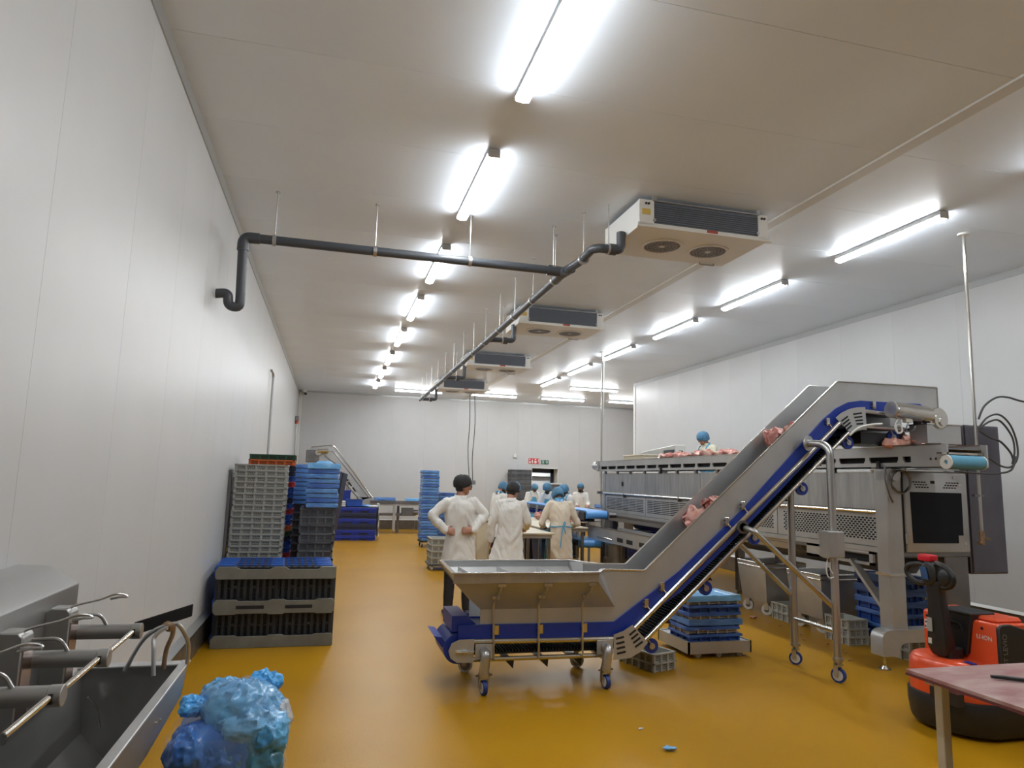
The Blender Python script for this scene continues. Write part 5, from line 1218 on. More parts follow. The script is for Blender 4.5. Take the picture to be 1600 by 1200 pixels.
    if apron:
        # bib and skirt in front, straps round the neck and waist tie
        a = MB(); secs = []
        for z, hw, yo in ((1.36, .10, .155), (1.25, .14, .165), (1.10, .17, .165), (.98, .20, .165), (.80, .25, .19), (.55, .27, .205), (.34, .28, .21)):
            row = []
            for i in range(13):
                t_ = -1+2*i/12; v = Vector((t_*hw, yo-.09*t_*t_+.008*math.sin(t_*14+z*9), z))*s
                row.append(up(v/s) if z > .96 else v)
            secs.append(row)
        a.v = []; a.f = []
        nn = 13
        for r_ in secs: a.v += r_
        for k in range(len(secs)-1):
            for i in range(nn-1): a.f.append((k*nn+i, k*nn+i+1, (k+1)*nn+i+1, (k+1)*nn+i))
        inner = [q-Vector((0, .006, 0)) for q in a.v]; off = len(a.v); a.f += [tuple(off+i for i in reversed(f)) for f in list(a.f)]; a.v += inner
        ap = part('apron', a.mesh('apron', ang=70), apron)
        st = MB().tube([up((.10, .155, 1.36)), up((.115, .09, 1.47)), up((.085, -.03, 1.53)), up((0, -.095, 1.525)), up((-.085, -.03, 1.53)), up((-.115, .09, 1.47)), up((-.10, .155, 1.36))], .014*s, 6, sc=(1, .4)); obj('neck_strap', st.mesh('neck_strap'), apron, ap)
        zt = 1.02; tr_ = MB().tube([Vector((.205*s*math.cos(t_), .152*s*math.sin(t_)-.003, (zt+.006*math.sin(t_*3))*s)) for t_ in [2*PI*i/28 for i in range(28)]], .013*s, 6, closed=True, sc=(.5, 1)); obj('waist_tie', tr_.mesh('waist_tie'), apron, ap)
        if tie:
            bw = MB().tube(spline([(0, -.165, zt*s), (.035, -.19, zt*s+.05), (.02, -.175, zt*s+.085), (0, -.168, zt*s)], 5), .010, 6, sc=(.5, 1.2)); obj('bow_loop', bw.mesh('bow_loop'), apron, ap)
            for dx, L in ((-.05, .36), (.04, .12)):
                bw = MB().tube(spline([(0, -.166, zt*s), (dx*.6, -.19, zt*s-L*.4), (dx, -.185, zt*s-L)], 5), .009, 6, sc=(.4, 1.3)); obj('bow_tail', bw.mesh('bow_tail'), apron, ap)
    return o
V_ = .0105
figure('man with hands on hips in a long white coat, black cap and glasses', 1.69, 9.10, 0, h=1.80, head=(2, 80), capz=.016, el=(-.375, -.02, 1.265), er=(.315, -.03, 1.275), wl=(-.205, -.10, 1.085), wr=(.155, -.165, 1.085),
       hl=((1, -.30, -.12), (-.2, -1, .3)), hr=((-1, -.02, .10), (.1, -1, .3)), net=M_netb, netsc=1.08, glasses=True, vox=V_, seed=1.3, hem=.60, stance=.12)
figure('man in a white coat, blue net over black cap, stooping to the table', 2.66, 10.20, 12, h=1.74, lean=7, head=(14, 40), capz=.014, el=(-.27, .02, 1.10), wl=(-.29, .06, .85), er=(.27, .06, 1.13), wr=(.26, .30, 1.04),
       hl=((0, .2, -1), (-1, 0, 0)), net=M_netb, netsc=1.06, half_cap=True, vox=V_, seed=2.1, hem=.52, flare=.05)
figure('worker in a cream coat seen from behind, blue apron bow tied at the back', 3.97, 11.70, 4, h=1.70, lean=14, head=(34, 0), el=(-.33, .10, 1.02), er=(.33, .10, 1.02), wl=(-.24, .33, .96), wr=(.24, .33, .96),
       coat=M_coat2, skin=M_skind, net=M_net, netsc=1.22, apron=M_apron, tie=True, hood=M_film_l, vox=V_, seed=3.3, hem=.44, shoes=M_boot)
figure('worker in profile with blue net and grey collar at the far cutting table', 3.42, 14.3, 70, h=1.76, lean=8, head=(22, 0), net=M_net, netsc=1.05, apron=M_apron, hood=M_steeld, beard=True, vox=.016, seed=4)
figure('worker mostly hidden behind the stooping man, light blue net', 3.98, 15.9, 60, h=1.70, lean=10, head=(25, 0), net=M_film_l, netsc=1.1, apron=M_apron, vox=.018, seed=5)
figure('worker facing the camera in a light blue bib apron before the doorway', 5.98, 20.4, 172, h=1.70, lean=8, head=(18, -20), net=M_net, skin=M_skind, netsc=1.08, apron=M_apron, vox=.02, seed=6)
figure('dark bearded worker bent over the belt with blue net, farther one', 5.52, 17.1, 225, h=1.76, lean=12, head=(22, 0), net=M_net, skin=M_skind, netsc=1.15, apron=M_apron, beard=True, vox=.018, seed=7)
figure('bearded worker leaning at the belt with white shoulder turned to the camera', 5.58, 15.6, 262, h=1.74, lean=16, head=(18, 0), net=M_net, skin=M_skind, netsc=1.15, apron=M_apron, beard=True, vox=.016, seed=8)
figure('worker at the back right in an open white coat and dark scarf', 7.22, 19.5, 190, h=1.74, lean=2, head=(4, 25), net=M_net, netsc=1.08, hood=M_trous, beard=True, vox=.02, seed=9)
figure('lone worker on the raised walkway looking down at the meat, blue net', 6.95, 11.75, 262, h=1.74, lean=9, head=(14, 0), net=M_net, netsc=1.12, coat=mat('ivory_coat', (.74, .72, .56), .75, bump=.25, bscale=14), apron=M_apron, vox=.0125, seed=10, z0=1.052)

# ================================================================== cutting line behind the workers
ct = Thing('cutting_table', 'cutting table with cream boards and steel legs in front of the blue belt', 'table', (3.95, 13.6, 0))
for i, (a, b_) in enumerate(((12.15, 13.2), (13.22, 14.3), (14.32, 15.4))): ct.p('cutting_board', MB().bb((3.72, a, .90), (4.66, b_, .925)), M_cream, bevel=.004)
ct.p('end_board', MB().bb((2.98, 10.75, .90), (3.55, 12.12, .925)), M_cream, bevel=.004)
ct.p('frame', MB().bb((3.74, 12.2, .84), (4.64, 15.35, .90)), M_steelm); ct.p('frame', MB().bb((3.0, 10.8, .84), (3.52, 12.1, .90)), M_steelm)
for xx, yy in ((3.05, 10.85), (3.48, 10.85), (3.48, 12.05), (3.78, 12.3), (4.6, 12.3), (3.78, 13.8), (4.6, 13.8), (3.78, 15.3), (4.6, 15.3)): ct.p('leg', MB().bb((xx-.025, yy-.025, 0), (xx+.025, yy+.025, .84)), M_steeld)
bl = Thing('blue_belt_line', 'two level blue belt conveyor in the middle of the workers', 'conveyor', (5.0, 15, 0))
bl.p('upper_belt', MB().bb((4.78, 12.62, 1.195), (5.20, 17.6, 1.215)), M_bluebelt)
bl.p('upper_bed', MB().bb((4.80, 12.75, 1.10), (5.18, 17.6, 1.19)), M_steeld)
bl.p('upper_roller', MB().cyl((4.78, 12.62, 1.135), (5.20, 12.62, 1.135), .078, n=20), M_bluebelt)
bl.p('roller_bracket', MB().bb((5.21, 12.52, 1.05), (5.23, 12.8, 1.20)), M_steel); bl.p('roller_bracket', MB().bb((4.74, 12.6, 1.03), (4.77, 12.95, 1.18)), M_black)
bl.p('roller_motor', MB().cyl((5.23, 12.62, 1.13), (5.40, 12.62, 1.13), .05, n=12), M_steeld)
for yy in (12.9, 13.6, 14.3, 15.0, 15.7, 16.4, 17.1):
    bl.p('belt_post', MB().bb((4.72, yy, .30), (4.76, yy+.04, 1.19)), M_steelm); bl.p('belt_post', MB().bb((5.22, yy, 0), (5.26, yy+.04, 1.19)), M_steelm)
bl.p('tray_shelf', MB().bb((4.66, 12.9, .985), (5.2, 17.4, 1.0)), M_steeld)
bl.p('lower_belt', MB().bb((4.58, 12.40, .665), (5.0, 17.4, .685)), M_bluebelt)
bl.p('lower_roller', MB().cyl((4.58, 12.40, .61), (4.99, 12.40, .61), .072, n=20), M_bluebelt)
bl.p('lower_bracket', MB().bb((5.0, 12.32, .52), (5.02, 12.7, .70)), M_steel)
bl.p('lower_bed', MB().bb((4.60, 12.6, .56), (4.98, 17.3, .66)), M_steeld)
for i in range(8):
    t_ = crate('shallow_tray', M_blue, .36, .46, .08, 3, 3, perf=False) if i == 0 else None
    if i == 0: tr0 = t_.o; o_ = tr0
    else: o_ = dup(tr0, None)
    o_.location = (4.93, 13.2+.52*i, 1.001); tag(o_, '%s deep blue tray from the near end of the shelf under the blue belt' % ORDW(i), 'tray', 'trays under the blue belt')
for i in range(9):
    meat_piece((4.42+.08*(i % 3), 12.5+.32*i, .927), (.20, .18, .10), 80+i, '%s meat cut from the near end on the cutting boards' % ORDW(i), M_meat, 'meat on the cutting boards', i)
sc = Thing('side_channel_conveyor', 'steel channel conveyor leading from the workers towards the incline conveyor', 'conveyor', (5.05, 11.4, 0))
sc.p('side_plate', MB().bb((4.95, 10.0, .68), (4.965, 12.9, .925)), M_steelm); sc.p('side_plate', MB().bb((5.30, 10.0, .68), (5.315, 12.3, .925)), M_steelm)
sc.p('plate_fold', MB().bb((4.935, 10.0, .92), (4.97, 12.9, .932)), M_steelb); sc.p('plate_fold', MB().bb((4.935, 10.0, .672), (4.97, 12.5, .684)), M_steelb)
sc.p('belt', MB().bb((4.97, 10.0, .80), (5.30, 12.3, .815)), M_belt)
for yy in (10.35, 10.85, 11.25): sc.p('plate_window', MB().bb((4.944, yy, .73), (4.952, yy+.24, .80)), M_slot)
for xx, yy in ((4.97, 10.3), (5.29, 10.3), (4.97, 11.3), (5.29, 11.3), (4.97, 12.2)): sc.p('leg', MB().bb((xx-.025, yy-.03, 0), (xx+.025, yy+.03, .69)), M_steeld)
sc.p('latch', MB().tube(spline([(4.94, 12.4, .74), (4.93, 12.0, .755), (4.94, 11.7, .745)], 4), .012, 6), M_steelb)
sc.p('gear_drum', MB().cyl((5.13, 11.9, .42), (5.13, 11.9, .66), .20, n=20).cyl((5.13, 11.9, .30), (5.13, 11.9, .42), .25, n=20), M_steeld)
# bins and boxes between the line and the machine
def bin_(label, xx, yy, w, d, hh, m_):
    t = Thing('blue_bin', label, 'bin', (xx, yy, 0))
    t.p('bin_body', MB().prism([(-w/2+.05, .10), (w/2-.05, .10), (w/2, hh), (-w/2, hh)], 'y', -d/2, d/2).move((xx, yy, 0)), m_, bevel=.03, seg=2)
    t.p('bin_rim', MB().tube(bend([(xx-w/2, yy-d/2, hh), (xx+w/2, yy-d/2, hh), (xx+w/2, yy+d/2, hh), (xx-w/2, yy+d/2, hh), (xx-w/2, yy-d/2, hh)], .05), .02, 6), m_)
    for sx in (-.3, .3):
        for sy_ in (-.3, .3): t.p('wheel', MB().cyl((xx+sx*w-.02, yy+sy_*d, .05), (xx+sx*w+.02, yy+sy_*d, .05), .05, n=12), M_black)
bin_('deep blue plastic bin on wheels under the far end of the machine', 6.10, 12.75, .62, .62, .82, M_blue)
bin_('second deep blue plastic bin under the machine beside the channel conveyor', 6.10, 11.6, .62, .62, .78, M_blue)
bin_('navy bin under the cutting table', 4.2, 13.1, .55, .55, .62, M_bluedk)
bin_('navy bin under the far half of the cutting table', 4.2, 14.6, .55, .55, .62, M_bluedk)
w_ = Thing('white_pedal_bin', 'tall cream bin standing between the two men in white coats', 'bin', (2.72, 12.6, 0))
w_.p('bin_body', MB().prism([(2.62, .02), (2.84, .02), (2.87, 1.0), (2.60, 1.0)], 'y', 12.4, 12.8), M_cream, bevel=.02)
w_.p('bin_lid', MB().bb((2.58, 12.38, 1.0), (2.89, 12.82, 1.04)), M_cream, bevel=.01)
t_ = Thing('drum_table', 'steel side table with blue lined trays near the back right worker', 'table', (7.9, 19.0, 0))
t_.p('top', MB().bb((7.45, 18.4, .98), (8.2, 19.6, 1.02)), M_steelm); t_.p('cabinet', MB().bb((7.5, 18.45, .1), (8.15, 19.55, .98)), M_steelm)
for xx in (7.55, 8.1):
    for yy in (18.5, 19.5): t_.p('leg', MB().cyl((xx, yy, 0), (xx, yy, .12), .03, n=8), M_steeld)
o_ = dup(lt[0].o, (7.8, 18.8, 1.021), .1, 'blue lined tray on the steel side table at the back right', 'trays on the side table')
t_ = Thing('steel_post_unit', 'tall steel cabinet with a yellow strip in front of the doorway', 'cabinet', (6.75, 20.6, 0))
t_.p('body', MB().bb((6.45, 20.5, .1), (6.95, 20.9, 1.45)), M_cream, bevel=.01); t_.p('head_unit', MB().bb((6.62, 20.4, 1.45), (6.92, 20.8, 1.66)), M_steeld, bevel=.01); t_.p('head_top', MB().bb((6.60, 20.38, 1.66), (6.94, 20.82, 1.70)), M_white)
t_.p('yellow_strip', MB().bb((6.49, 20.488, .3), (6.53, 20.50, 1.40)), M_yel)
for xx in (6.5, 6.9): t_.p('foot', MB().bb((xx-.03, 20.55, 0), (xx+.03, 20.85, .1)), M_steeld)
# ================================================================== foreground left: wash trough with taps
ws = Thing('wash_station', 'stainless steel wash trough with three lever taps on the left wall', 'sink', (-.85, 2.6, 0))
prof = [(-1.175,.55),(-1.175,1.37),(-1.06,1.365),(-.95,1.297),(-.95,.90),(-1.0,.86),(-1.0,.55)]
ws.p('splash_box', MB().prism(prof, 'y', .9, 3.20), M_steelw, bevel=.003)
TY = (.9, 3.50)
# trough: shell with thickness, section along x
out = [(-1.0,.895),(-.99,.62),(-.84,.46),(-.70,.52),(-.585,.76),(-.567,.90)]; inn = [(-.60,.895),(-.612,.77),(-.715,.54),(-.84,.485),(-.968,.63),(-.985,.895)]
ws.p('trough_shell', MB().prism(out+inn, 'y', *TY), M_steelw)
ws.p('trough_end', MB().prism([(-1.0,.895),(-.99,.62),(-.84,.46),(-.70,.52),(-.585,.76),(-.567,.90)], 'y', 3.488, 3.50), M_steelw)
ws.p('trough_end', MB().prism([(-1.0,.895),(-.99,.62),(-.84,.46),(-.70,.52),(-.585,.76),(-.567,.90)], 'y', .9, .912), M_steelw)
ws.p('trough_rim', MB().bb((-.60,.9,.893),(-.562,3.53,.906)), M_steel, bevel=.003)
ws.p('trough_rim', MB().bb((-1.0,3.46,.893),(-.60,3.53,.904)), M_steel, bevel=.003)
for x, z in ((-.577,.80),(-.573,.815)): ws.p('rivet', MB().cyl((x-.012,3.05-.08*(x+.577)/.004,z),(x+.004,3.05-.08*(x+.577)/.004,z), .006, n=8), M_steelb)
for y in (1.1, 3.3):
    ws.p('leg', MB().bb((-1.02,y-.02,0),(-.98,y+.02,.66)), M_steel); ws.p('leg', MB().bb((-.74,y-.02,0),(-.70,y+.02,.53)), M_steel)
ws.p('crease', MB().tube(spline([(-.93,3.40,.80),(-.90,3.44,.74),(-.885,3.45,.66)], 4), .003, 6), M_steelb)
for i, y in enumerate((2.98, 2.58, 2.18)):
    hs = ws.p('tap_housing', MB().prism([(-.96,.93),(-.96,1.215),(-.955,1.24),(-.94,1.252),(-.885,1.25),(-.872,1.235),(-.872,.97),(-.885,.93)], 'y', y-.10, y-.015), M_steelw, bevel=.004)
    ws.p('housing_face', MB().bb((-.872,y-.095,.975),(-.868,y-.02,1.20)), mat('pink_reflection_tint', (.50, .40, .37), .25, 1.), sub=hs)  # pinkish reflection on the steel put into its base colour
    tp_ = ws.p('tap_barrel', MB().cyl((-.90,y,1.150),(-.69,y,1.148), .027, n=20), M_steelw)
    ws.p('barrel_cap', MB().cyl((-.69,y,1.148),(-.655,y,1.148), .0285, n=20), M_steelw, sub=tp_, bevel=.002)
    ws.p('lever_slot', MB().bb((-.683,y-.033,1.135),(-.672,y-.02,1.16)), M_slot, sub=tp_)
    ws.p('lever_rod', MB().cyl((-.680,y-.025,1.152),(-.735,y-.14,1.098), .0095, n=12), M_steelb, sub=tp_, bevel=.002)
    ws.p('wire_lever', MB().tube(spline([(-.88,y-.06,1.225),(-.88,y-.06,1.252),(-.80,y-.04,1.272),(-.755,y-.03,1.288),(-.725,y-.02,1.286),(-.712,y-.02,1.277),(-.735,y-.03,1.278),(-.765,y-.035,1.272)], 5), .0042, 8), M_steel)
    ws.p('wire_hook', MB().tube(bend([(-.875,y-.03,1.215),(-.80,y-.01,1.215),(-.775,y-.005,1.17)], .03, 5), .0062, 8), M_steel)
ws.p('rubber_strap', MB().plate([(-.775,3.40,1.045),(-.556,3.42,1.115),(-.555,3.42,1.168),(-.782,3.40,1.098)], .012, (0,1,0)), M_blackm, bevel=.003)
for pts in ([(-.80,3.40,.90),(-.74,3.38,1.02),(-.69,3.37,1.07),(-.64,3.37,1.09),(-.60,3.37,1.095)], [(-.665,3.30,.90),(-.68,3.33,1.0),(-.685,3.35,1.045),(-.655,3.36,1.075),(-.61,3.37,1.09)], [(-.565,3.46,.90),(-.565,3.45,.99),(-.59,3.42,1.06),(-.615,3.40,1.09),(-.635,3.38,1.085)]):
    ws.p('hanger_tube', MB().tube(spline(pts, 5), .009, 10), M_steel)
ws.p('hanger_tube', MB().tube(spline([(-.62,3.38,1.09),(-.625,3.40,1.04),(-.645,3.41,.98),(-.65,3.41,.90)], 5), .010, 10), M_brass)
ws.p('rusty_clip', MB().sph((-.635,3.375,1.085), (.03,.02,.02), 10, 8).jig(.012, 30, 2), M_brass)
# waste bin bag of blue film
def crumple(mb, amp, sc, seed):
    o = Vector((seed*5.1, seed*2.3, seed)); c = sum(mb.v, Vector())/len(mb.v); out = []
    for q in mb.v:
        d = (q-c).normalized(); w = 0; a = 1; f = sc
        for k in range(4): w += a*(.45-abs(noise.noise(Vector((q.x*f, q.y*f, q.z*f*.6))+o*(k+1)))*2); a *= .55; f *= 1.9
        out.append(q+d*w*amp)
    mb.v = out; return mb
wb_ = Thing('waste_bag', 'clear bag stuffed with crumpled blue plastic film beside the wash trough', 'bag', (-.42, 3.95, 0))
M_fb1 = mat('bag_film_mid', (.05, .24, .52), .22, col2=(.12, .42, .70), vscale=5, spec=.6)
M_fb2 = mat('bag_film_teal', (.05, .17, .27), .22, col2=(.10, .30, .42), vscale=6, spec=.6)
M_fb3 = mat('bag_film_violet', (.03, .10, .38), .25, col2=(.07, .22, .58), vscale=6)
M_fb5 = mat('bag_film_pale', (.07, .30, .60), .2, col2=(.20, .47, .74), vscale=5, spec=.6, bump=.4, bscale=30)
M_fb4 = mat('bag_glove_blue', (.06, .36, .78), .35)
M_fbw = mat('bag_film_white', (.60, .64, .68), .2, alpha=.75, spec=.6)
def sq(t, r, z, k=.55): return Vector((-.42+r*math.copysign(abs(math.cos(t))**k, math.cos(t)), 3.97+r*.97*math.copysign(abs(math.sin(t))**k, math.sin(t)), z))
base = MB().loft([[sq(2*PI*i/72, r, z) for i in range(72)] for z, r in [(.0,.24),(.03,.255),(.08,.262),(.14,.266),(.20,.268),(.26,.268),(.32,.268),(.38,.268),(.43,.262),(.47,.25),(.50,.22),(.52,.16),(.53,.08)]])
wb_.p('lower_film', crumple(base, .020, 8, 2), M_fb3, ang=50)
for c_, r_, m_, sd, nm_ in (((-.36,3.97,.55),(.20,.19,.13),M_fb1,3,'film_lump'), ((-.30,3.84,.50),(.17,.13,.10),M_fb5,14,'film_lump'), ((-.58,3.82,.40),(.11,.13,.12),M_fb3,4,'film_lump'), ((-.28,3.76,.34),(.15,.07,.13),M_fb2,5,'film_lump'), ((-.52,3.75,.24),(.14,.06,.14),M_fb1,6,'film_lump'), ((-.30,3.76,.14),(.12,.06,.09),mat('bag_paper', (.42,.33,.28), .5),7,'paper_lump'), ((-.60,3.98,.57),(.08,.09,.045),M_fb4,8,'glove'), ((-.27,4.08,.645),(.09,.06,.055),M_fb4,9,'glove'), ((-.46,4.08,.60),(.12,.10,.07),M_fb5,15,'film_lump'), ((-.42,3.76,.36),(.13,.06,.11),M_fb3,16,'film_lump'), ((-.40,3.74,.20),(.10,.05,.12),M_fb5,17,'film_lump'), ((-.22,3.78,.46),(.10,.08,.09),M_fb1,18,'film_lump'), ((-.20,3.90,.28),(.05,.12,.16),M_fb1,19,'film_lump')):
    wb_.p(nm_, crumple(MB().sph(c_, r_, 64, 44), .022 if nm_ != 'glove' else .022, 13, sd), m_, ang=50)
wb_.p('white_fold', crumple(MB().sph((-.165,3.93,.50), (.045,.10,.085), 40, 28), .022, 14, 11), M_fbw, ang=40)
wb_.p('clear_bag', crumple(MB().sph((-.38,3.92,.52), (.235,.225,.185), 72, 48), .020, 7, 12), M_clear, ang=60)
wb_.p('clear_skirt', crumple(MB().loft([[sq(2*PI*i/64, r, z) for i in range(64)] for z, r in [(.02,.283),(.08,.287),(.14,.288),(.20,.288),(.26,.288),(.32,.288),(.38,.286),(.44,.282),(.49,.27)]], cap=False), .010, 8, 13), M_clear, ang=60)

# ================================================================== foreground right: pallet truck, table, bin
tk = Thing('pallet_truck', 'orange and black electric pallet truck with an upright tiller', 'pallet truck', (4.75, 4.4, 0))
plan = [(5.35,4.08),(4.64,4.08),(4.52,4.14),(4.44,4.24),(4.40,4.36),(4.39,4.50),(4.42,4.62),(4.49,4.71),(4.58,4.745),(5.35,4.745)]
def loop(z, k=1., dx=0.): return [Vector((4.85+(x-4.85)*k+dx, 4.41+(y-4.41)*k, z)) for x, y in plan]
tk.p('base_skirt', MB().loft([loop(.03, .93), loop(.06, .97), loop(.16, 1.0), loop(.245, 1.0), loop(.26, .985)]), M_black, ang=40)
def rloop(pl, z, k, c): return [Vector((c[0]+(x-c[0])*k, c[1]+(y-c[1])*k, z)) for x, y in pl]
hood = [(5.10,4.095),(4.68,4.095),(4.55,4.15),(4.46,4.25),(4.415,4.37),(4.405,4.50),(4.43,4.61),(4.50,4.695),(4.59,4.73),(5.10,4.73)]
hd = tk.p('hood', MB().loft([rloop(hood, z, k, (4.85,4.41)) for z, k in ((.24,1.0),(.40,1.0),(.46,.985),(.495,.955),(.515,.90),(.522,.80))]), M_redtr, ang=50)
tk.p('hood_notch', MB().bb((4.395,4.16,.24),(4.45,4.40,.325)), M_black)
tk.p('scuff', MB().sph((4.402,4.30,.17), (.012,.05,.045), 12, 8).jig(.01, 20, 3), mat('scuff_grey', (.20,.19,.16), .6))
tw = tk.p('tower', MB().prism([(4.70,.50),(4.70,.795),(4.715,.812),(4.98,.812),(5.02,.78),(5.02,.50)], 'y', 4.085, 4.735), M_redtr, bevel=.010)
tk.p('tower_cap', MB().bb((4.74,4.13,.80),(5.0,4.70,.845)), M_redtr, bevel=.02)
tk.p('battery_cover', MB().prism([(4.53,.55),(4.545,.845),(4.53,.85),(4.275,.85),(4.268,.84),(4.315,.565),(4.335,.545),(4.51,.535)], 'x', 4.672, 4.76), M_black, bevel=.008)
tk.p('cover_top', MB().bb((4.66,4.265,.838),(4.90,4.56,.862)), mat('cover_grey', (.03,.032,.036), .35), bevel=.008)
tk.p('cover_grip', MB().tube(bend([(4.668,4.46,.72),(4.664,4.45,.775),(4.664,4.36,.775),(4.668,4.34,.72)], .03, 4), .010, 8).bb((4.664,4.37,.735),(4.672,4.43,.745)), M_blackm)
sp_ = tk.p('side_cover', MB().prism([(4.69,.40),(4.69,.79),(4.72,.812),(4.80,.815),(4.94,.775),(4.96,.75),(4.96,.36),(4.70,.36)], 'y', 4.062, 4.09), M_black, bevel=.006)
tx = text_mesh('BT LEVIO', .055); o_ = obj('side_lettering', tx, mat('letter_grey', (.16,.155,.14), .5), tk.o); o_.location = Vector((4.735, 4.059, .64))-tk.loc; o_.rotation_euler = (PI/2, -PI/2, 0)
tx = text_mesh('LI-ION', .044); o_ = obj('front_lettering', tx, M_label, tk.o); o_.location = Vector((4.697, 4.19, .70))-tk.loc; o_.rotation_euler = (PI/2, 0, -PI/2)
for y, z in ((4.205,.765),(4.69,.765)): tk.p('cover_screw', MB().cyl((4.694,y,z),(4.702,y,z), .010, n=10), M_slot)
st_ = tk.p('rating_sticker', MB().bb((4.695,4.655,.665),(4.701,4.715,.735)), M_label)
for k in range(3): tk.p('sticker_print', MB().bb((4.694,4.662+.018*k,.672),(4.6955,4.675+.018*k,.69)), M_pipe, sub=st_)
tk.p('sticker_print', MB().bb((4.694,4.662,.71),(4.6955,4.708,.722)), M_pipe, sub=st_)
tk.p('hood_badge', MB().bb((4.56,4.17,.521),(4.60,4.25,.527)), M_blue)
# tiller
tl = tk.p('tiller_arm', MB().loft([[Vector((xc-dx,yc-dy,z)), Vector((xc+dx,yc-dy,z)), Vector((xc+dx,yc+dy,z)), Vector((xc-dx,yc+dy,z))] for xc, yc, z, dx, dy in ((4.54,4.41,.53,.04,.055),(4.535,4.41,.60,.05,.085),(4.53,4.41,.72,.042,.075),(4.52,4.41,.95,.036,.058),(4.51,4.41,1.04,.034,.062),(4.505,4.42,1.08,.034,.095))]), M_black, bevel=.012, seg=2)
tk.p('tiller_pivot', MB().bb((4.53,4.33,.505),(4.66,4.46,.60)), M_black, bevel=.01)
tk.p('tiller_label', MB().bb((4.478,4.43,.70),(4.484,4.475,.80)), mat('faded_label', (.33,.33,.31), .5), sub=tl)
tk.p('tiller_sticker', MB().bb((4.482,4.445,.61),(4.488,4.475,.65)), M_label, sub=tl)
hd_ = tk.p('tiller_head', MB().loft([[Vector((4.505+.045*sx*k, 4.43+w_*math.cos(t), z+hh_*math.sin(t))) for t in [2*PI*i/20 for i in range(20)]] for sx, k, w_, hh_, z in ((-1,1,.05,.07,1.13),(-1,.8,.075,.09,1.13),(1,.8,.075,.09,1.13),(1,1,.05,.07,1.13))]), M_black, bevel=.006)
for pts in ([(4.505,4.48,1.19),(4.495,4.56,1.185),(4.49,4.63,1.165),(4.49,4.655,1.125),(4.495,4.63,1.075),(4.50,4.57,1.045),(4.505,4.49,1.05)], [(4.505,4.38,1.21),(4.495,4.31,1.195),(4.49,4.25,1.16),(4.49,4.225,1.11),(4.495,4.25,1.065),(4.50,4.31,1.04),(4.505,4.38,1.05)]):
    tk.p('handle_loop', MB().tube(spline(pts, 5), .020, 10), M_black, sub=hd_)
tk.p('handle_shell', MB().sph((4.50,4.305,1.115), (.045,.062,.075), 18, 12), M_black, sub=hd_)
tk.p('red_button', MB().bb((4.47,4.405,1.215),(4.55,4.53,1.268)), M_redb, sub=hd_, bevel=.014, seg=3)
tk.p('display', MB().plate([(4.458,4.495,1.175),(4.458,4.435,1.175),(4.454,4.41,1.085),(4.454,4.465,1.085)], .006, (-1,0,0)), mat('display_blue', (.03,.08,.20), .4), sub=hd_)
tk.p('thumb_switch', MB().cyl((4.49,4.38,1.215),(4.49,4.30,1.19), .014, n=10), M_cable, sub=hd_)
for y in (4.13, 4.54): tk.p('fork', MB().bb((5.0,y,.055),(6.30,y+.155,.105)), M_black, bevel=.01)
for y in (4.2, 4.41, 4.62): tk.p('wheel', MB().cyl((4.75,y-.03,.06),(4.75,y+.03,.06), .06, n=16), M_black)
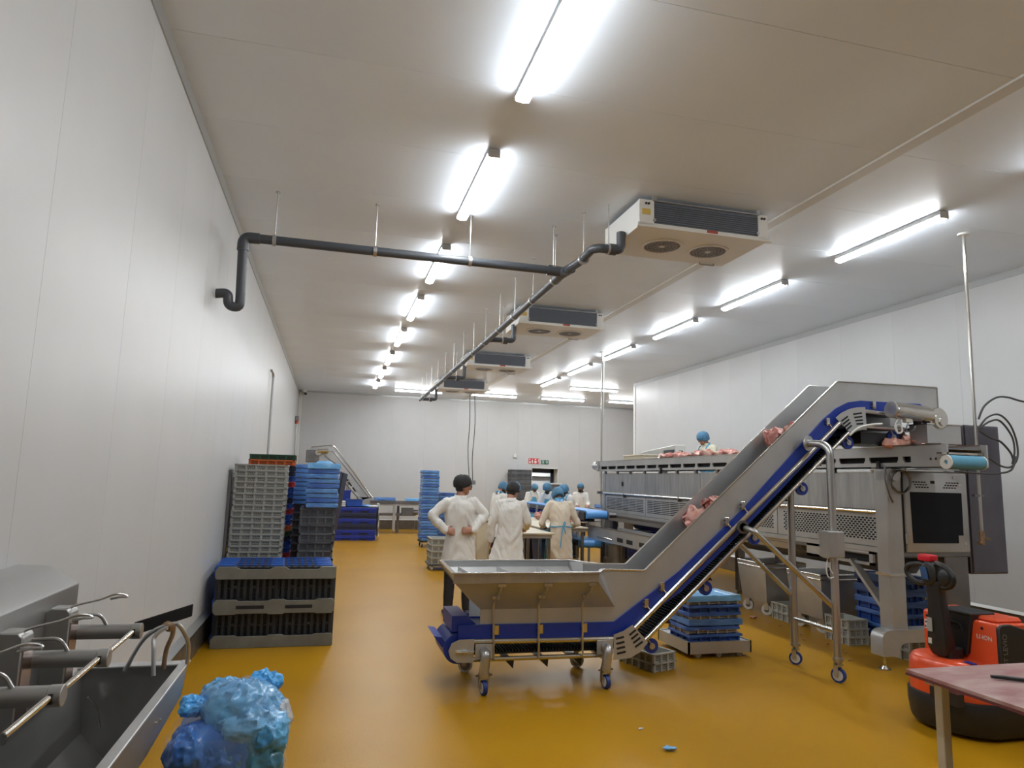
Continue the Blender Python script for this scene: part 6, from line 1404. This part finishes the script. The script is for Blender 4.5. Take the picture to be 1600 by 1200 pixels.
# table
tb = Thing('prep_table', 'table with a worn maroon cutting board top in the lower right corner', 'table', (3.3, 2.3, 0))
tb.p('board_top', MB().bb((2.745,1.45,.882),(3.85,2.88,.900)), M_board, bevel=.002)
tb.p('board_edge', MB().bb((2.742,1.447,.872),(3.853,2.883,.8825)), M_boarde)
tb.p('subframe', MB().bb((2.835,1.50,.843),(2.875,2.83,.873)).bb((2.80,2.79,.845),(3.80,2.83,.873)).bb((3.76,1.50,.845),(3.80,2.83,.873)).bb((2.80,1.50,.845),(3.80,1.54,.873)), M_tframe)
for x, y in ((2.855,2.79),(3.76,2.79),(2.855,1.50),(3.76,1.50)): tb.p('leg', MB().bb((x,y,0),(x+.045,y+.045,.846)), M_tframe, bevel=.003)
kn = Thing('knife', 'knife with a black handle lying on the maroon table top', 'knife', (3.05, 2.63, .90))
kn.p('handle', MB().tube([(3.01,2.665,.911),(3.05,2.637,.912),(3.10,2.60,.911),(3.15,2.565,.911)], .011, 10, rad=[.009,.0115,.011,.012], sc=(1,.8)), M_black)
kn.p('blade', MB().plate([(3.145,2.575,.909),(3.32,2.45,.909),(3.30,2.44,.909),(3.14,2.555,.909)], .002, (0,0,1)), M_steelb)
bn = Thing('steel_can', 'round steel bin under the maroon table, cut by the frame corner', 'bin', (3.46, 2.62, 0))
bn.p('can_wall', MB().ring((3.46,2.62,.275), (0,0,1), .17, .164, .55, 36), M_steel)
bn.p('can_rim', MB().tube([(3.46+.171*math.cos(2*PI*i/32), 2.62+.171*math.sin(2*PI*i/32), .55) for i in range(32)], .007, 8, closed=True), M_steelb)
bn.p('can_lining', MB().cyl((3.46,2.62,.0),(3.46,2.62,.50), .162, n=28), M_white)
# ================================================================== scraps on the floor
def scrap(x, y, s_, m_, label, seed, nm='scrap'):
    mb = MB().sph((0,0,0), (s_, s_*.6, s_*.22), 12, 8).jig(s_*.35, 2/s_, seed); z0 = min(q.z for q in mb.v); mb.move((0,0,-z0+.001))
    o = obj(nm, mb.mesh(nm, ang=70), m_); o.location = (x, y, 0); tag(o, label, 'scrap', 'scraps on the floor')
scrap(2.29, 4.43, .045, M_film_l, 'small blue film scrap on the floor, nearest the camera', 1, 'film_scrap')
scrap(2.27, 4.83, .02, M_fbw, 'tiny pale scrap on the floor behind the blue film scrap', 2)
for i, (x, y) in enumerate(((5.62,8.45),(5.66,7.95),(5.72,7.7),(5.6,7.45),(5.58,6.98),(5.5,6.6),(5.62,8.15),(5.45,7.2),(5.3,6.3))):
    scrap(x, y, .05 if i == 0 else .022, M_bone, ['meat scrap lying on the floor before the farther steel tub', 'second meat scrap on the floor along the machine', 'third meat scrap on the floor along the machine', 'fourth meat scrap on the floor along the machine', 'meat scrap on the floor by the small pale crates', 'meat scrap on the floor left of the machine foot', 'meat scrap between the larger scrap and the pale crates', 'meat scrap on the open floor before the nearer tub', 'meat scrap on the floor nearest the machine foot'][i], 20+i, 'meat_scrap')
